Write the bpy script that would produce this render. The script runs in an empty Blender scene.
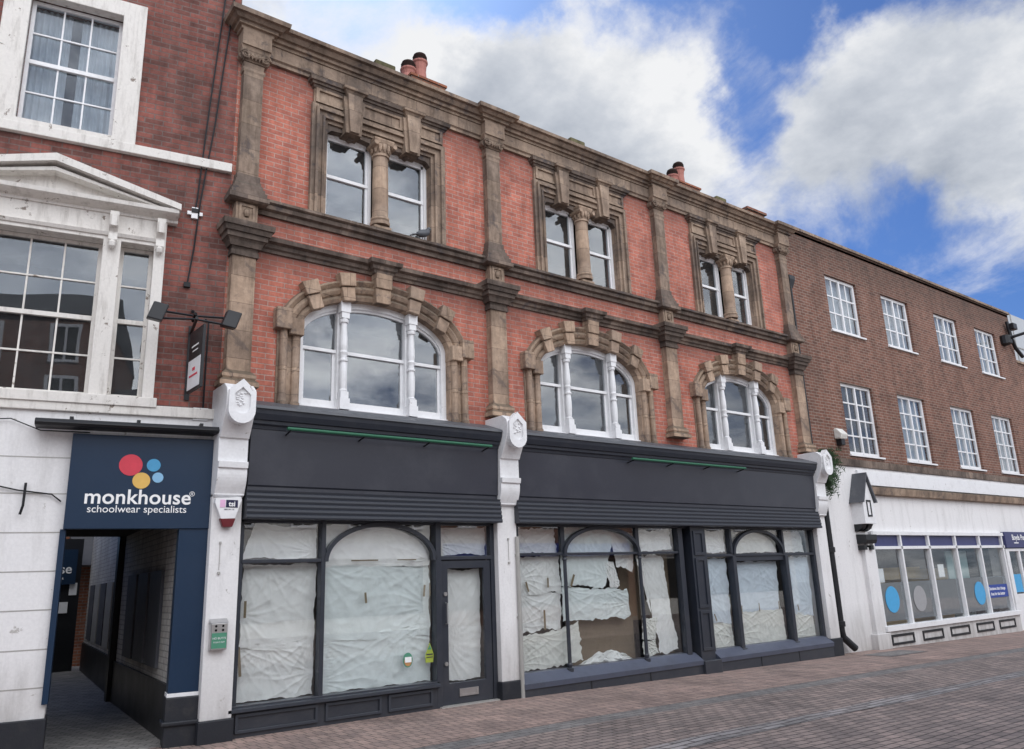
import bpy, math, random
from mathutils import Vector, Matrix, noise
from mathutils.geometry import tessellate_polygon
random.seed(7)
S=bpy.context.scene; COL=S.collection
rad=math.radians
# ------------------------------------------------------------------ materials
def newmat(name):
    m=bpy.data.materials.new(name); m.use_nodes=True; nt=m.node_tree; nt.nodes.clear()
    return m,nt
def N(nt,t,**kw):
    n=nt.nodes.new(t)
    for k,v in kw.items():
        if k in n.inputs: n.inputs[k].default_value=v
        else: setattr(n,k,v)
    return n
def L(nt,a,b): nt.links.new(a,b)
def noise_n(nt,vec,scale,detail=4,rough=.6):
    n=N(nt,'ShaderNodeTexNoise'); n.inputs['Scale'].default_value=scale; n.inputs['Detail'].default_value=detail; n.inputs['Roughness'].default_value=rough
    L(nt,vec,n.inputs['Vector']); return n
def ramp(nt,src,stops):
    r=N(nt,'ShaderNodeValToRGB'); e=r.color_ramp.elements
    while len(e)>1: e.remove(e[-1])
    e[0].position=stops[0][0]; c=stops[0][1]; e[0].color=(*c,1) if len(c)==3 else c
    for p,c in stops[1:]:
        k=e.new(p); k.color=(*c,1) if len(c)==3 else c
    L(nt,src,r.inputs['Fac']); return r
def mix(nt,fac,a,b,mode='MIX'):
    m=N(nt,'ShaderNodeMix'); m.data_type='RGBA'; m.blend_type=mode
    if isinstance(fac,(int,float)): m.inputs['Factor'].default_value=fac
    else: L(nt,fac,m.inputs['Factor'])
    for s,v in (('A',a),('B',b)):
        i=[q for q in m.inputs if q.name==s and q.type=='RGBA'][0]
        if isinstance(v,tuple): i.default_value=(*v,1)
        else: L(nt,v,i)
    return [o for o in m.outputs if o.type=='RGBA'][0]
def out(nt,bsdf):
    o=N(nt,'ShaderNodeOutputMaterial'); L(nt,bsdf,o.inputs['Surface'])
def principled(nt,col,rough=.7,spec=.3,metal=0,normal=None):
    p=N(nt,'ShaderNodeBsdfPrincipled')
    if isinstance(col,tuple): p.inputs['Base Color'].default_value=(*col,1)
    else: L(nt,col,p.inputs['Base Color'])
    if isinstance(rough,(int,float)): p.inputs['Roughness'].default_value=rough
    else: L(nt,rough,p.inputs['Roughness'])
    p.inputs['Specular IOR Level'].default_value=spec; p.inputs['Metallic'].default_value=metal
    if normal is not None: L(nt,normal,p.inputs['Normal'])
    return p.outputs[0]
def bump(nt,h,strength=.4,dist=.01):
    b=N(nt,'ShaderNodeBump'); b.inputs['Strength'].default_value=strength; b.inputs['Distance'].default_value=dist
    L(nt,h,b.inputs['Height']); return b.outputs[0]
def coords(nt): return N(nt,'ShaderNodeTexCoord').outputs['Object']
def xz(nt,vec,use_y=False):
    """u=x+y, v=z so that bricks wrap side faces too"""
    s=N(nt,'ShaderNodeSeparateXYZ'); L(nt,vec,s.inputs[0])
    a=N(nt,'ShaderNodeMath',operation='ADD'); L(nt,s.outputs[0],a.inputs[0]); L(nt,s.outputs[1],a.inputs[1])
    c=N(nt,'ShaderNodeCombineXYZ'); L(nt,a.outputs[0],c.inputs[0]); L(nt,s.outputs[2],c.inputs[1]); return c.outputs[0]
def brick(name,c1,c2,mortar,dirt=(.05,.04,.035),dirtamt=.5,msize=.012,bw=.225,bh=.075,pale=.2,gloss=.85,top=None,var=.5,soot=()):
    m,nt=newmat(name); v=coords(nt); uv=xz(nt,v)
    # slight wobble so courses are not ruler straight
    nz=noise_n(nt,v,1.5,2); vm=N(nt,'ShaderNodeVectorMath',operation='MULTIPLY_ADD'); L(nt,nz.outputs['Color'],vm.inputs[0]); vm.inputs[1].default_value=(.012,.012,0); L(nt,uv,vm.inputs[2])
    b=N(nt,'ShaderNodeTexBrick'); L(nt,vm.outputs[0],b.inputs['Vector'])
    b.inputs['Color1'].default_value=(*c1,1); b.inputs['Color2'].default_value=(*c2,1); b.inputs['Mortar'].default_value=(*mortar,1)
    b.inputs['Scale'].default_value=1; b.inputs['Mortar Size'].default_value=msize; b.inputs['Mortar Smooth'].default_value=.3
    b.inputs['Brick Width'].default_value=bw; b.inputs['Row Height'].default_value=bh; b.inputs['Bias'].default_value=-.2
    n1=noise_n(nt,v,3.2,6,.65); n2=noise_n(nt,v,22,3,.7); n3=noise_n(nt,v,.7,5,.6)
    r1=ramp(nt,n1.outputs['Fac'],[(.3,(.55,.5,.5)),(.62,(1,1,1)),(.8,(1.12,1.08,1.05))])
    c=mix(nt,var,b.outputs['Color'],r1.outputs[0],'MULTIPLY')
    r2=ramp(nt,n2.outputs['Fac'],[(.35,(.7,.7,.7)),(.6,(1.05,1.05,1.05))]); c=mix(nt,.5,c,r2.outputs[0],'MULTIPLY')
    r3=ramp(nt,n3.outputs['Fac'],[(.48,(0,0,0)),(.72,(1,1,1))])
    f=N(nt,'ShaderNodeMath',operation='MULTIPLY'); L(nt,r3.outputs[0],f.inputs[0]); f.inputs[1].default_value=dirtamt
    c=mix(nt,f.outputs[0],c,dirt)
    # rain and soot runs down the wall
    mp=N(nt,'ShaderNodeMapping'); L(nt,v,mp.inputs[0]); mp.inputs['Scale'].default_value=(2.2,2.2,.35)
    n6=noise_n(nt,mp.outputs[0],1.8,7,.7); r6=ramp(nt,n6.outputs['Fac'],[(.35,(.62,.6,.6)),(.55,(1,1,1)),(.75,(1.1,1.07,1.05))]); c=mix(nt,.75,c,r6.outputs[0],'MULTIPLY')
    # a second, offset pattern picks out single odd bricks
    b2=N(nt,'ShaderNodeTexBrick'); L(nt,vm.outputs[0],b2.inputs['Vector']); b2.inputs['Scale'].default_value=1; b2.inputs['Brick Width'].default_value=bw; b2.inputs['Row Height'].default_value=bh; b2.inputs['Mortar Size'].default_value=msize; b2.inputs['Bias'].default_value=.55
    b2.inputs['Color1'].default_value=(.55,.5,.5,1); b2.inputs['Color2'].default_value=(1.05,1.05,1.05,1); b2.inputs['Mortar'].default_value=(1,1,1,1); b2.offset=.5; b2.squash=1
    c=mix(nt,.55,c,b2.outputs['Color'],'MULTIPLY')
    # pale lime streaks
    n4=noise_n(nt,v,2.3,8,.75); r4=ramp(nt,n4.outputs['Fac'],[(.6,(0,0,0)),(.72,(1,1,1))]); f4=N(nt,'ShaderNodeMath',operation='MULTIPLY'); L(nt,r4.outputs[0],f4.inputs[0]); f4.inputs[1].default_value=pale
    c=mix(nt,f4.outputs[0],c,(.55,.45,.42))
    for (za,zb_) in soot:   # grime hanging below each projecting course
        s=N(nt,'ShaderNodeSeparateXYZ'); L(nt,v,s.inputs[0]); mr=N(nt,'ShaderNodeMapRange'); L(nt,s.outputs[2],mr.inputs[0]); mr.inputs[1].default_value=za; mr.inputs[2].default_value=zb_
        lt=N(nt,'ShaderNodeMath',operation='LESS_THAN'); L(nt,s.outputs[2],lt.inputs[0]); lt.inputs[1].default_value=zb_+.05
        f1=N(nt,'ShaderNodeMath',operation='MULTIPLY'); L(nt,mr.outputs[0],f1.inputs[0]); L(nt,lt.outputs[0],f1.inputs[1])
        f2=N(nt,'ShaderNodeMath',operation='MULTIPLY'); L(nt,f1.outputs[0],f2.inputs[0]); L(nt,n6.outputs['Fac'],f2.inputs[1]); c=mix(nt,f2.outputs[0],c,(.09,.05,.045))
    if top:  # sooty towards the coping
        s=N(nt,'ShaderNodeSeparateXYZ'); L(nt,v,s.inputs[0]); mr=N(nt,'ShaderNodeMapRange'); L(nt,s.outputs[2],mr.inputs[0]); mr.inputs[1].default_value=top-1.1; mr.inputs[2].default_value=top; 
        ff=N(nt,'ShaderNodeMath',operation='MULTIPLY'); L(nt,mr.outputs[0],ff.inputs[0]); L(nt,n1.outputs['Fac'],ff.inputs[1]); c=mix(nt,ff.outputs[0],c,(.035,.03,.025))
    inv=N(nt,'ShaderNodeMath',operation='SUBTRACT'); inv.inputs[0].default_value=1; L(nt,b.outputs['Fac'],inv.inputs[1])
    h=N(nt,'ShaderNodeMath',operation='MULTIPLY_ADD'); L(nt,n2.outputs['Fac'],h.inputs[0]); h.inputs[1].default_value=.35; L(nt,inv.outputs[0],h.inputs[2])
    out(nt,principled(nt,c,gloss,.25,normal=bump(nt,h.outputs[0],.6,.008))); return m
def stone(name,base,light,dark,darkamt=.5,joint=.38,soot=None):
    m,nt=newmat(name); v=coords(nt)
    n1=noise_n(nt,v,2.0,7,.65); n2=noise_n(nt,v,14,5,.7); n3=noise_n(nt,v,.9,6,.7)
    c=ramp(nt,n1.outputs['Fac'],[(.28,tuple(x*.72 for x in base)),(.5,base),(.72,light)]).outputs[0]
    r2=ramp(nt,n2.outputs['Fac'],[(.3,(.65,.65,.65)),(.65,(1.1,1.1,1.1))]).outputs[0]; c=mix(nt,.6,c,r2,'MULTIPLY')
    # block to block tone changes + joints
    b=N(nt,'ShaderNodeTexBrick'); L(nt,xz(nt,v),b.inputs['Vector']); b.inputs['Scale'].default_value=1; b.inputs['Brick Width'].default_value=.83; b.inputs['Row Height'].default_value=joint
    b.inputs['Mortar Size'].default_value=.005; b.inputs['Color1'].default_value=(.66,.65,.66,1); b.inputs['Color2'].default_value=(1.2,1.16,1.1,1); b.inputs['Mortar'].default_value=(.45,.42,.4,1)
    c=mix(nt,.75,c,b.outputs['Color'],'MULTIPLY')
    r3=ramp(nt,n3.outputs['Fac'],[(.5,(0,0,0)),(.68,(1,1,1))]); f=N(nt,'ShaderNodeMath',operation='MULTIPLY'); L(nt,r3.outputs[0],f.inputs[0]); f.inputs[1].default_value=darkamt
    c=mix(nt,f.outputs[0],c,dark)
    mp=N(nt,'ShaderNodeMapping'); L(nt,v,mp.inputs[0]); mp.inputs['Scale'].default_value=(3,3,.5)
    n7=noise_n(nt,mp.outputs[0],1.6,8,.72); c=mix(nt,.85,c,ramp(nt,n7.outputs['Fac'],[(.36,(.5,.48,.475)),(.52,(.97,.95,.95)),(.7,(1.2,1.16,1.13))]).outputs[0],'MULTIPLY')
    n8=noise_n(nt,v,3.1,7,.7); n8.inputs['Distortion'].default_value=.8; r8=ramp(nt,n8.outputs['Fac'],[(.57,(0,0,0)),(.63,(1,1,1))]); f8=N(nt,'ShaderNodeMath',operation='MULTIPLY'); L(nt,r8.outputs[0],f8.inputs[0]); f8.inputs[1].default_value=darkamt*.75
    c=mix(nt,f8.outputs[0],c,(.05,.05,.062))
    # soot gathers on upward faces
    g=N(nt,'ShaderNodeNewGeometry'); s=N(nt,'ShaderNodeSeparateXYZ'); L(nt,g.outputs['True Normal'],s.inputs[0]); mr=N(nt,'ShaderNodeMapRange'); L(nt,s.outputs[2],mr.inputs[0]); mr.inputs[1].default_value=.1; mr.inputs[2].default_value=.8; mr.inputs[4].default_value=.7
    c=mix(nt,mr.outputs[0],c,(.05,.047,.035))
    out(nt,principled(nt,c,.9,.2,normal=bump(nt,n2.outputs['Fac'],.35,.012))); return m
def paint(name,col,rough=.45,spec=.4,dirt=.25,dcol=(.12,.11,.1),scale=2.5,bmp=.1,streak=False,foot=0,flake=0,flc=(.3,.27,.24)):
    m,nt=newmat(name); v=coords(nt); vv=v
    if streak:
        mp=N(nt,'ShaderNodeMapping'); L(nt,v,mp.inputs[0]); mp.inputs['Scale'].default_value=(3,3,.5); vv=mp.outputs[0]
    n1=noise_n(nt,vv,scale,7,.7); n2=noise_n(nt,v,30,3)
    r=ramp(nt,n1.outputs['Fac'],[(.5,(0,0,0)),(.75,(1,1,1))]); f=N(nt,'ShaderNodeMath',operation='MULTIPLY'); L(nt,r.outputs[0],f.inputs[0]); f.inputs[1].default_value=dirt
    c=mix(nt,f.outputs[0],col,dcol)
    r2=ramp(nt,n2.outputs['Fac'],[(.3,(.93,.93,.93)),(.7,(1.03,1.03,1.03))]).outputs[0]; c=mix(nt,.8,c,r2,'MULTIPLY')
    if foot:
        sx=N(nt,'ShaderNodeSeparateXYZ'); L(nt,v,sx.inputs[0]); mz=N(nt,'ShaderNodeMapRange'); L(nt,sx.outputs[2],mz.inputs[0]); mz.inputs[1].default_value=1.1; mz.inputs[2].default_value=.1; mz.inputs[4].default_value=foot
        mq=N(nt,'ShaderNodeMath',operation='MULTIPLY'); L(nt,mz.outputs[0],mq.inputs[0]); L(nt,n1.outputs['Fac'],mq.inputs[1]); c=mix(nt,mq.outputs[0],c,(.2,.18,.16))
    if flake:
        n9=noise_n(nt,v,5.5,9,.75); n9.inputs['Distortion'].default_value=.5; r9=ramp(nt,n9.outputs['Fac'],[(.66-flake*.1,(0,0,0)),(.675-flake*.1,(1,1,1))]); c=mix(nt,r9.outputs[0],c,flc)
    rr=N(nt,'ShaderNodeMapRange'); L(nt,n1.outputs['Fac'],rr.inputs[0]); rr.inputs[3].default_value=max(0,rough-.12); rr.inputs[4].default_value=min(1,rough+.2)
    out(nt,principled(nt,c,rr.outputs[0],spec,normal=bump(nt,n2.outputs['Fac'],bmp,.006))); return m
def flat(name,col,rough=.6,spec=.3,metal=0):
    m,nt=newmat(name); v=coords(nt); n=noise_n(nt,v,9,3); r=ramp(nt,n.outputs['Fac'],[(.3,(.88,.88,.88)),(.7,(1.05,1.05,1.05))]).outputs[0]
    out(nt,principled(nt,mix(nt,.7,col,r,'MULTIPLY'),rough,spec,metal)); return m
def glass(name,f0=.1,tint=(.9,.92,.93),wave=.02,milk=0.0,milkc=(.3,.32,.34)):
    m,nt=newmat(name); v=coords(nt)
    n=noise_n(nt,v,1.1,1,.3); nb=bump(nt,n.outputs['Fac'],.25,wave)
    t=N(nt,'ShaderNodeBsdfTransparent'); t.inputs[0].default_value=(*tint,1)
    g=N(nt,'ShaderNodeBsdfGlossy'); g.inputs['Roughness'].default_value=.01; g.inputs[0].default_value=(.95,.97,1,1); L(nt,nb,g.inputs['Normal'])
    ge=N(nt,'ShaderNodeNewGeometry'); d=N(nt,'ShaderNodeVectorMath',operation='DOT_PRODUCT'); L(nt,ge.outputs['Incoming'],d.inputs[0]); L(nt,ge.outputs['Normal'],d.inputs[1])
    a=N(nt,'ShaderNodeMath',operation='ABSOLUTE'); L(nt,d.outputs['Value'],a.inputs[0])
    b=N(nt,'ShaderNodeMath',operation='SUBTRACT'); b.inputs[0].default_value=1; L(nt,a.outputs[0],b.inputs[1])
    p=N(nt,'ShaderNodeMath',operation='POWER'); L(nt,b.outputs[0],p.inputs[0]); p.inputs[1].default_value=5
    q=N(nt,'ShaderNodeMath',operation='MULTIPLY_ADD'); L(nt,p.outputs[0],q.inputs[0]); q.inputs[1].default_value=1-f0; q.inputs[2].default_value=f0
    ms=N(nt,'ShaderNodeMixShader'); L(nt,q.outputs[0],ms.inputs[0]); L(nt,t.outputs[0],ms.inputs[1]); L(nt,g.outputs[0],ms.inputs[2])
    o=ms.outputs[0]
    if milk:
        d=N(nt,'ShaderNodeBsdfDiffuse'); d.inputs[0].default_value=(*milkc,1)
        n5=noise_n(nt,v,4,6,.7); mr=N(nt,'ShaderNodeMath',operation='MULTIPLY'); L(nt,n5.outputs['Fac'],mr.inputs[0]); mr.inputs[1].default_value=milk*2
        m2=N(nt,'ShaderNodeMixShader'); L(nt,mr.outputs[0],m2.inputs[0]); L(nt,o,m2.inputs[1]); L(nt,d.outputs[0],m2.inputs[2]); o=m2.outputs[0]
    out(nt,o); return m
def papermat(name,col):
    m,nt=newmat(name); v=coords(nt)
    mp=N(nt,'ShaderNodeMapping'); L(nt,v,mp.inputs[0]); mp.inputs['Rotation'].default_value=(0,.3,0); mp.inputs['Scale'].default_value=(1,1,1.6)
    n1=noise_n(nt,mp.outputs[0],2.6,6,.6); n1.inputs['Distortion'].default_value=.6; n2=noise_n(nt,v,5,5,.65)
    s=N(nt,'ShaderNodeMath',operation='ADD'); L(nt,n1.outputs['Fac'],s.inputs[0]); L(nt,n2.outputs['Fac'],s.inputs[1])
    r=ramp(nt,n2.outputs['Fac'],[(.3,(.86,.86,.86)),(.65,(1,1,1))]).outputs[0]
    p=principled(nt,mix(nt,.8,col,r,'MULTIPLY'),.65,.2,normal=bump(nt,s.outputs[0],.35,.04))
    tr=N(nt,'ShaderNodeBsdfTranslucent'); tr.inputs[0].default_value=(*col,1)
    ms=N(nt,'ShaderNodeMixShader'); ms.inputs[0].default_value=.15; L(nt,p,ms.inputs[1]); L(nt,tr.outputs[0],ms.inputs[2])
    out(nt,ms.outputs[0]); return m
def paver(name,c1,c2,mortar,bw,bh,rot=0,msize=.008,patch=.4,wob=.02,rough=.75):
    m,nt=newmat(name); v=coords(nt)
    mp=N(nt,'ShaderNodeMapping'); L(nt,v,mp.inputs[0]); mp.inputs['Rotation'].default_value=(0,0,rot)
    nz=noise_n(nt,v,.6,3); vm=N(nt,'ShaderNodeVectorMath',operation='MULTIPLY_ADD'); L(nt,nz.outputs['Color'],vm.inputs[0]); vm.inputs[1].default_value=(wob*4,wob*4,0); L(nt,mp.outputs[0],vm.inputs[2])
    b=N(nt,'ShaderNodeTexBrick'); L(nt,vm.outputs[0],b.inputs['Vector']); b.inputs['Scale'].default_value=1
    b.inputs['Brick Width'].default_value=bw; b.inputs['Row Height'].default_value=bh; b.inputs['Mortar Size'].default_value=msize; b.inputs['Mortar Smooth'].default_value=.2
    b.inputs['Color1'].default_value=(*c1,1); b.inputs['Color2'].default_value=(*c2,1); b.inputs['Mortar'].default_value=(*mortar,1)
    n1=noise_n(nt,v,.9,7,.7); n2=noise_n(nt,v,35,4,.7); n3=noise_n(nt,v,5,5,.7)
    c=mix(nt,patch,b.outputs['Color'],ramp(nt,n1.outputs['Fac'],[(.32,(.5,.5,.51)),(.5,(.95,.95,.95)),(.68,(1.25,1.2,1.18))]).outputs[0],'MULTIPLY')
    c=mix(nt,.6,c,ramp(nt,n2.outputs['Fac'],[(.3,(.7,.7,.7)),(.7,(1.2,1.2,1.2))]).outputs[0],'MULTIPLY')
    c=mix(nt,.5,c,ramp(nt,n3.outputs['Fac'],[(.35,(.65,.65,.65)),(.65,(1.1,1.1,1.1))]).outputs[0],'MULTIPLY')
    inv=N(nt,'ShaderNodeMath',operation='SUBTRACT'); inv.inputs[0].default_value=1; L(nt,b.outputs['Fac'],inv.inputs[1])
    h=N(nt,'ShaderNodeMath',operation='MULTIPLY_ADD'); L(nt,n2.outputs['Fac'],h.inputs[0]); h.inputs[1].default_value=.3; L(nt,inv.outputs[0],h.inputs[2])
    rr=N(nt,'ShaderNodeMapRange'); L(nt,n1.outputs['Fac'],rr.inputs[0]); rr.inputs[3].default_value=rough-.15; rr.inputs[4].default_value=rough+.15
    out(nt,principled(nt,c,rr.outputs[0],.35,normal=bump(nt,h.outputs[0],.7,.008))); return m

M={}
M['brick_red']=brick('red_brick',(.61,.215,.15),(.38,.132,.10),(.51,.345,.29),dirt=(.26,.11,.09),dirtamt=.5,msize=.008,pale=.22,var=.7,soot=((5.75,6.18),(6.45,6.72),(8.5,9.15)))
M['brick_left']=brick('weathered_brick',(.34,.125,.10),(.12,.06,.052),(.22,.155,.14),dirt=(.065,.045,.04),dirtamt=.85,msize=.009,pale=.2,var=.8)
M['brick_right']=brick('brown_brick',(.25,.118,.083),(.125,.063,.048),(.34,.27,.225),dirt=(.07,.05,.04),dirtamt=.35,msize=.009,pale=.06,top=9.9)
M['brick_far']=brick('alley_brick',(.35,.14,.08),(.22,.08,.05),(.3,.24,.2),msize=.01)
M['brick_white']=brick('white_brick',(.62,.6,.57),(.55,.54,.52),(.36,.35,.34),dirt=(.3,.28,.26),dirtamt=.5,msize=.008,pale=0)
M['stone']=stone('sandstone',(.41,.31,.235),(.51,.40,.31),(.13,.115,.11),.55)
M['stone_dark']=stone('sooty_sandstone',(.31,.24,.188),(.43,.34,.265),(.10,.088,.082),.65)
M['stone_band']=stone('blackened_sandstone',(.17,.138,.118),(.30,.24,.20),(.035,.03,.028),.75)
M['moss']=stone('mossy_stone',(.16,.15,.08),(.22,.2,.12),(.05,.05,.03),.5)
M['white']=paint('white_paint',(.78,.78,.79),.4,.4,.3,(.42,.41,.4),4,flake=.1,flc=(.42,.40,.38))
M['white_wall']=paint('white_render',(.76,.75,.75),.7,.2,.45,(.42,.41,.40),1.6,.3,True,foot=1.0,flake=.25,flc=(.45,.43,.41))
M['white_old']=paint('peeling_white_paint',(.72,.69,.65),.6,.25,.6,(.30,.27,.24),3.5,.3,True,foot=0,flake=.42,flc=(.24,.20,.17))
M['navy']=paint('dark_slate_paint',(.021,.026,.038),.36,.5,.45,(.045,.047,.054),5,.15,foot=.12)
M['navy_shutter']=paint('grey_shutter_paint',(.033,.038,.050),.42,.5,.3,(.05,.05,.056))
M['fascia']=paint('fascia_paint',(.034,.037,.050),.30,.5,.7,(.056,.059,.072),1.2,.05)
M['sill_blue']=paint('blue_grey_sill_paint',(.075,.085,.12),.4,.45,.5,(.045,.048,.055))
M['lead']=paint('lead_flashing',(.075,.08,.092),.45,.5,.5,(.16,.16,.165),5,.5)
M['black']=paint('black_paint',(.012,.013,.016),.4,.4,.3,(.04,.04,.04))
M['plinth']=paint('plinth_paint',(.018,.02,.026),.5,.35,.5,(.06,.055,.05),5,.3)
M['sign_blue']=paint('sign_blue_panel',(.008,.026,.060),.32,.4,.2,(.016,.036,.07),1.2,.0)
M['greylight']=flat('anodised_grey',(.4,.39,.37),.45,.5,.3)
M['green']=flat('green_strip_plastic',(.03,.13,.075),.45)
M['steel']=flat('brushed_steel',(.55,.55,.55),.3,.5,.9)
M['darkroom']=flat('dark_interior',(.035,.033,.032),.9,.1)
M['shoproom']=flat('shop_interior',(.09,.075,.062),.9,.1)
M['board']=flat('brown_board',(.17,.125,.085),.75,.2)
M['hole']=flat('dark_gap',(.01,.01,.01),.9,.05)
M['glass']=glass('window_glass',.095,wave=.006,milk=.04)
M['glass_shop']=glass('shop_glass',.075,(.96,.975,.975),.004)
M['glass_old']=glass('old_window_glass',.065,(.85,.88,.9),.012,.04)
M['paper']=papermat('white_paper',(.86,.85,.835))
M['paper_green']=papermat('greenish_paper',(.80,.845,.84))
M['paper_blue']=papermat('bluish_paper',(.68,.745,.82))
M['paper_cream']=papermat('cream_paper',(.78,.77,.72))
M['tape']=flat('brown_tape',(.2,.15,.09),.5)
M['curtain']=papermat('net_curtain',(.62,.65,.68))
M['roof']=flat('slate_roof',(.07,.07,.075),.7)
M['pot']=flat('terracotta',(.40,.17,.14),.85)
M['cowl']=flat('sooty_clay',(.07,.045,.04),.8)
M['weathered_board']=paint('weathered_board',(.07,.075,.09),.5,.4,.6,(.2,.2,.21),3,.2,True)
M['litter']=flat('pale_litter',(.32,.29,.24),.9)
M['pave']=paver('red_block_paving',(.38,.275,.235),(.27,.2,.178),(.13,.105,.09),.115,.23,0,.007,.8)
M['road']=paver('grey_block_paving',(.34,.27,.24),(.225,.185,.17),(.075,.065,.06),.22,.115,0,.010,.75)
M['gutter']=paver('grey_channel_blocks',(.25,.235,.225),(.19,.18,.175),(.07,.065,.06),.21,.12,0,.006,.5)
M['channel']=paver('pale_channel_blocks',(.34,.32,.315),(.22,.205,.20),(.06,.055,.052),.42,.11,0,.012,.9,.05)
M['alley']=paver('alley_paving',(.36,.34,.32),(.24,.23,.22),(.04,.038,.036),.2,.1,rad(35),.006,.7)
M['far_ground']=flat('asphalt',(.12,.115,.11),.85)
M['red']=flat('red_disc',(.62,.06,.09)); M['yellow']=flat('yellow_disc',(.72,.45,.12)); M['cyan']=flat('blue_disc',(.08,.32,.55)); M['pale_blue']=flat('pale_blue_disc',(.25,.48,.7))
M['lettering']=flat('white_lettering',(.85,.85,.85),.5)
M['navytop']=flat('navy_vinyl',(.045,.05,.14),.4); M['skyblue']=flat('sky_blue_vinyl',(.07,.36,.66),.4); M['frost']=flat('frosted_vinyl',(.17,.18,.19),.5); M['frost_light']=flat('pale_frosted_vinyl',(.33,.33,.34),.5)
M['strip_blue']=flat('blue_vinyl',(.025,.06,.30),.4); M['teal']=flat('teal_vinyl',(.3,.42,.42),.4); M['wood']=flat('yellow_wood',(.5,.36,.16),.6)
M['pink']=flat('pink_print',(.75,.45,.65)); M['ink']=flat('navy_ink',(.02,.02,.06)); M['dkred']=flat('dark_red_plastic',(.13,.015,.02),.3); M['greenlabel']=flat('green_label',(.08,.26,.17)); M['lime']=flat('lime_sticker',(.35,.42,.06)); M['orange']=flat('orange_print',(.5,.25,.1))
M['cream_wall']=paint('cream_render',(.62,.60,.56),.7,.2,.2); M['leaf']=flat('conifer_leaf',(.03,.06,.025),.8); M['twig']=flat('bare_twig',(.35,.32,.2),.9)
M['cable']=flat('black_cable',(.01,.01,.012),.5); M['cladding']=paint('grey_cladding',(.42,.44,.46),.4,.4,.1)
M['brickopp']=brick('opposite_brick',(.3,.13,.09),(.2,.09,.06),(.3,.25,.2))

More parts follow.
